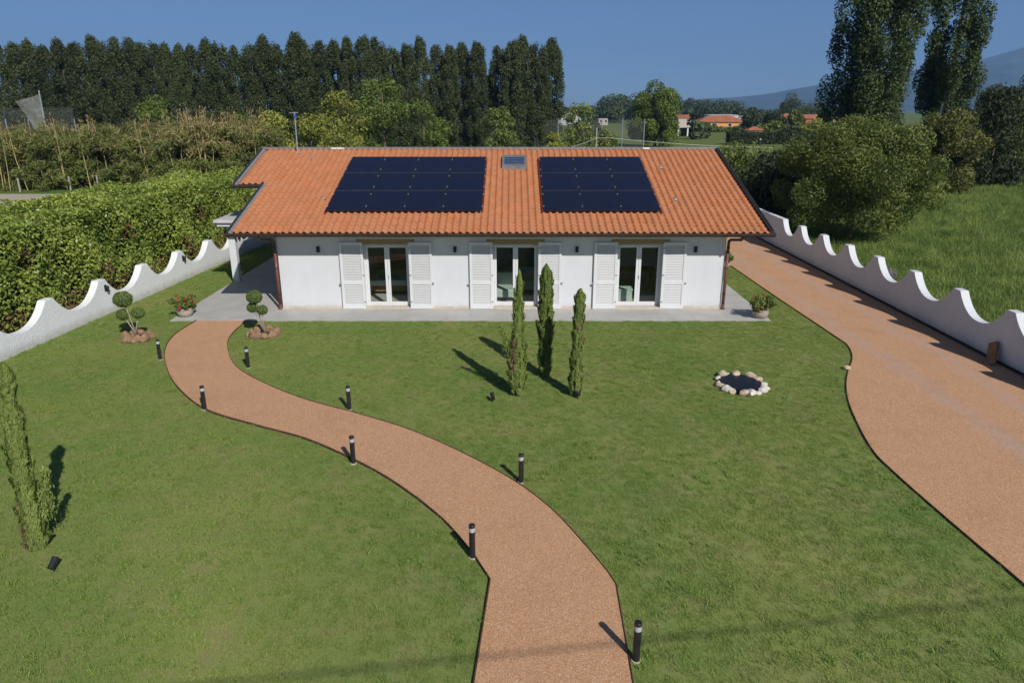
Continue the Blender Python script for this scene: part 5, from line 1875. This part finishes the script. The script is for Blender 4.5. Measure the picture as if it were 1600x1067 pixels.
def scatter(name, P, tuft_ob, smin, smax, tilt, label):
    me = bpy.data.meshes.new(name)
    me.vertices.add(len(P))
    me.vertices.foreach_set('co', P.astype(np.float32).reshape(-1))
    o = link(name, me)
    o['kind'] = 'stuff'
    o['label'] = label
    o['category'] = 'grass'
    ng = bpy.data.node_groups.new(name + '_scatter', 'GeometryNodeTree')
    ng.interface.new_socket('Geometry', in_out='INPUT', socket_type='NodeSocketGeometry')
    ng.interface.new_socket('Geometry', in_out='OUTPUT', socket_type='NodeSocketGeometry')
    gi, go = ng.nodes.new('NodeGroupInput'), ng.nodes.new('NodeGroupOutput')
    iop = ng.nodes.new('GeometryNodeInstanceOnPoints')
    oi = ng.nodes.new('GeometryNodeObjectInfo')
    oi.inputs['Object'].default_value = tuft_ob
    rv = ng.nodes.new('FunctionNodeRandomValue')
    rv.data_type = 'FLOAT_VECTOR'
    rv.inputs[0].default_value = (-tilt, -tilt, 0)
    rv.inputs[1].default_value = (tilt, tilt, 6.283)
    rs = ng.nodes.new('FunctionNodeRandomValue')
    rs.inputs[2].default_value = smin
    rs.inputs[3].default_value = smax
    L = ng.links
    L.new(gi.outputs[0], iop.inputs['Points'])
    L.new(oi.outputs['Geometry'], iop.inputs['Instance'])
    L.new(rv.outputs[0], iop.inputs['Rotation'])
    L.new(rs.outputs[1], iop.inputs['Scale'])
    L.new(iop.outputs[0], go.inputs[0])
    o.modifiers.new('scatter', 'NODES').node_group = ng
    return o


g = np.random.default_rng(42)
n = int(28 * 31 * 210)
X = g.uniform(-14.5, 13.4, n)
Yv = g.uniform(6.0, 37.0, n)
ok = ~in_poly(X, Yv, poly_path) & ~in_poly(X, Yv, poly_drive)
ok &= ~((X > -11.38) & (X < 8.62) & (Yv > 22.60))
ok &= X > (-14.30 + (Yv - 18) * 0.0737 + 0.02)
ok &= ((X - 5.83) / 0.66) ** 2 + ((Yv - 16.86) / 0.74) ** 2 > 1
for (cx_, cy_, rr_) in ((-11.42, 20.60, 0.4), (-7.72, 21.02, 0.38)):
    ok &= (X - cx_) ** 2 + (Yv - cy_) ** 2 > rr_ ** 2
# bare worn spots round lamps and cypress feet
for (cx_, cy_, rr_, pr0) in [(b[0], b[1], 0.16, 0.75) for b in bol] + [(0.13, 16.2, .42, .5), (.86, 17.5, .35, .5), (1.55, 16.1, .4, .6), (-7.5, 9.6, .55, .5), (-6.96, 9.2, .3, .5)]:
    near = (X - cx_) ** 2 + (Yv - cy_) ** 2 < (rr_ * g.uniform(0.4, 1.1, n)) ** 2
    ok &= ~(near & (g.uniform(0, 1, n) < pr0))


def vnoise(x, y, sc, seed):
    gg = np.random.default_rng(seed)
    T = gg.uniform(0, 1, (64, 64))
    u, v = x * sc + 1000, y * sc + 1000
    i, j = np.floor(u).astype(int), np.floor(v).astype(int)
    a_, b_ = u - i, v - j
    a_, b_ = a_ * a_ * (3 - 2 * a_), b_ * b_ * (3 - 2 * b_)
    t = lambda p, q: T[p % 64, q % 64]
    return (t(i, j) * (1 - a_) + t(i + 1, j) * a_) * (1 - b_) + (t(i, j + 1) * (1 - a_) + t(i + 1, j + 1) * a_) * b_


thin = 0.5 * vnoise(X, Yv, 0.55, 1) + 0.3 * vnoise(X, Yv, 1.7, 2) + 0.2 * vnoise(X, Yv, 5.0, 3)
full = ok.copy()
ok &= g.uniform(0, 1, n) < np.clip(1.65 - 1.3 * thin, 0.4, 1)
P = np.stack([X[ok], Yv[ok], np.zeros(ok.sum())], 1)
scatter('lawn_grass', P, tuft('grass_tuft', 26, 0.055, 0.026, 0.0052, 'blade', 1, 1.4), 0.65, 1.35, 0.2, 'short mown lawn around the house and path')
wk = full & (g.uniform(0, 1, n) < 0.045 * np.clip(3 * vnoise(X, Yv, 0.8, 9) - 1.0, 0.1, 2))
P = np.stack([X[wk], Yv[wk], np.zeros(wk.sum())], 1)
scatter('lawn_weeds', P, tuft('weed_tuft', 22, 0.05, 0.050, 0.009, 'weed', 5, 1.3), 0.6, 1.4, 0.3, 'coarser grass tufts and clover scattered through the lawn')

n = 42000
X = g.uniform(13.8, 60, n)
Yv = g.uniform(12, 75, n)
ok = (X < 13.8 + (Yv + 2) * 0.75)
dens = np.clip(1.25 - Yv / 90, 0.3, 1)
ok &= g.uniform(0, 1, n) < dens
P = np.stack([X[ok], Yv[ok], np.full(ok.sum(), -0.06)], 1)
scatter('meadow_grass', P, tuft('meadow_tuft', 34, 0.26, 0.26, 0.013, 'tall_blade', 2, 1.2), 0.4, 1.6, 0.35, 'rough tall meadow grass beyond the driveway wall')

# ------------------------------------------------------------------ overhead cable (its soft shadow crosses the lawn)
cab = empty('overhead_cable', (0, 0, 0), 'overhead cable whose thin shadow crosses the path and lawn', 'cable')
k = 8.5 / math.tan(R(SUN_EL))
base = [(-2.92, 7.02), (1.69, 7.67), (7.31, 8.48)]
ux, uy = 0.990, 0.1413
mx_, my_ = 1.69 - sdx * k, 7.70 - sdy * k
pts = []
for s in np.linspace(-32, 32, 33):
    pts.append((mx_ + ux * s, my_ + uy * s, 8.5 + 0.0007 * s * s))
MB().tube(pts, 0.016, 8).build('cable', M['black'], cab)
for s in (-32, 32):
    MB().tube([(mx_ + ux * s, my_ + uy * s, -0.06), (mx_ + ux * s, my_ + uy * s, 9.5)], [0.14, 0.10], 10).build('pole', M['pale_bark'], cab)

# ------------------------------------------------------------------ haze
hz, nt, b = new_mat('thin_haze')
nt.nodes.remove(b)
pv = N(nt, 'ShaderNodeVolumePrincipled')
pv.inputs['Color'].default_value = (0.32, 0.58, 1.0, 1)
pv.inputs['Density'].default_value = 0.00015
pv.inputs['Anisotropy'].default_value = 0.0
nt.links.new(pv.outputs[0], nt.nodes['Material Output'].inputs['Volume'])
hz.cycles.homogeneous_volume = True
hb = MB().box(-9000, 12500, -400, 8400, -6, 720).build('haze', hz)
hb['kind'] = 'stuff'
hb['label'] = 'thin blue summer haze over the plain'
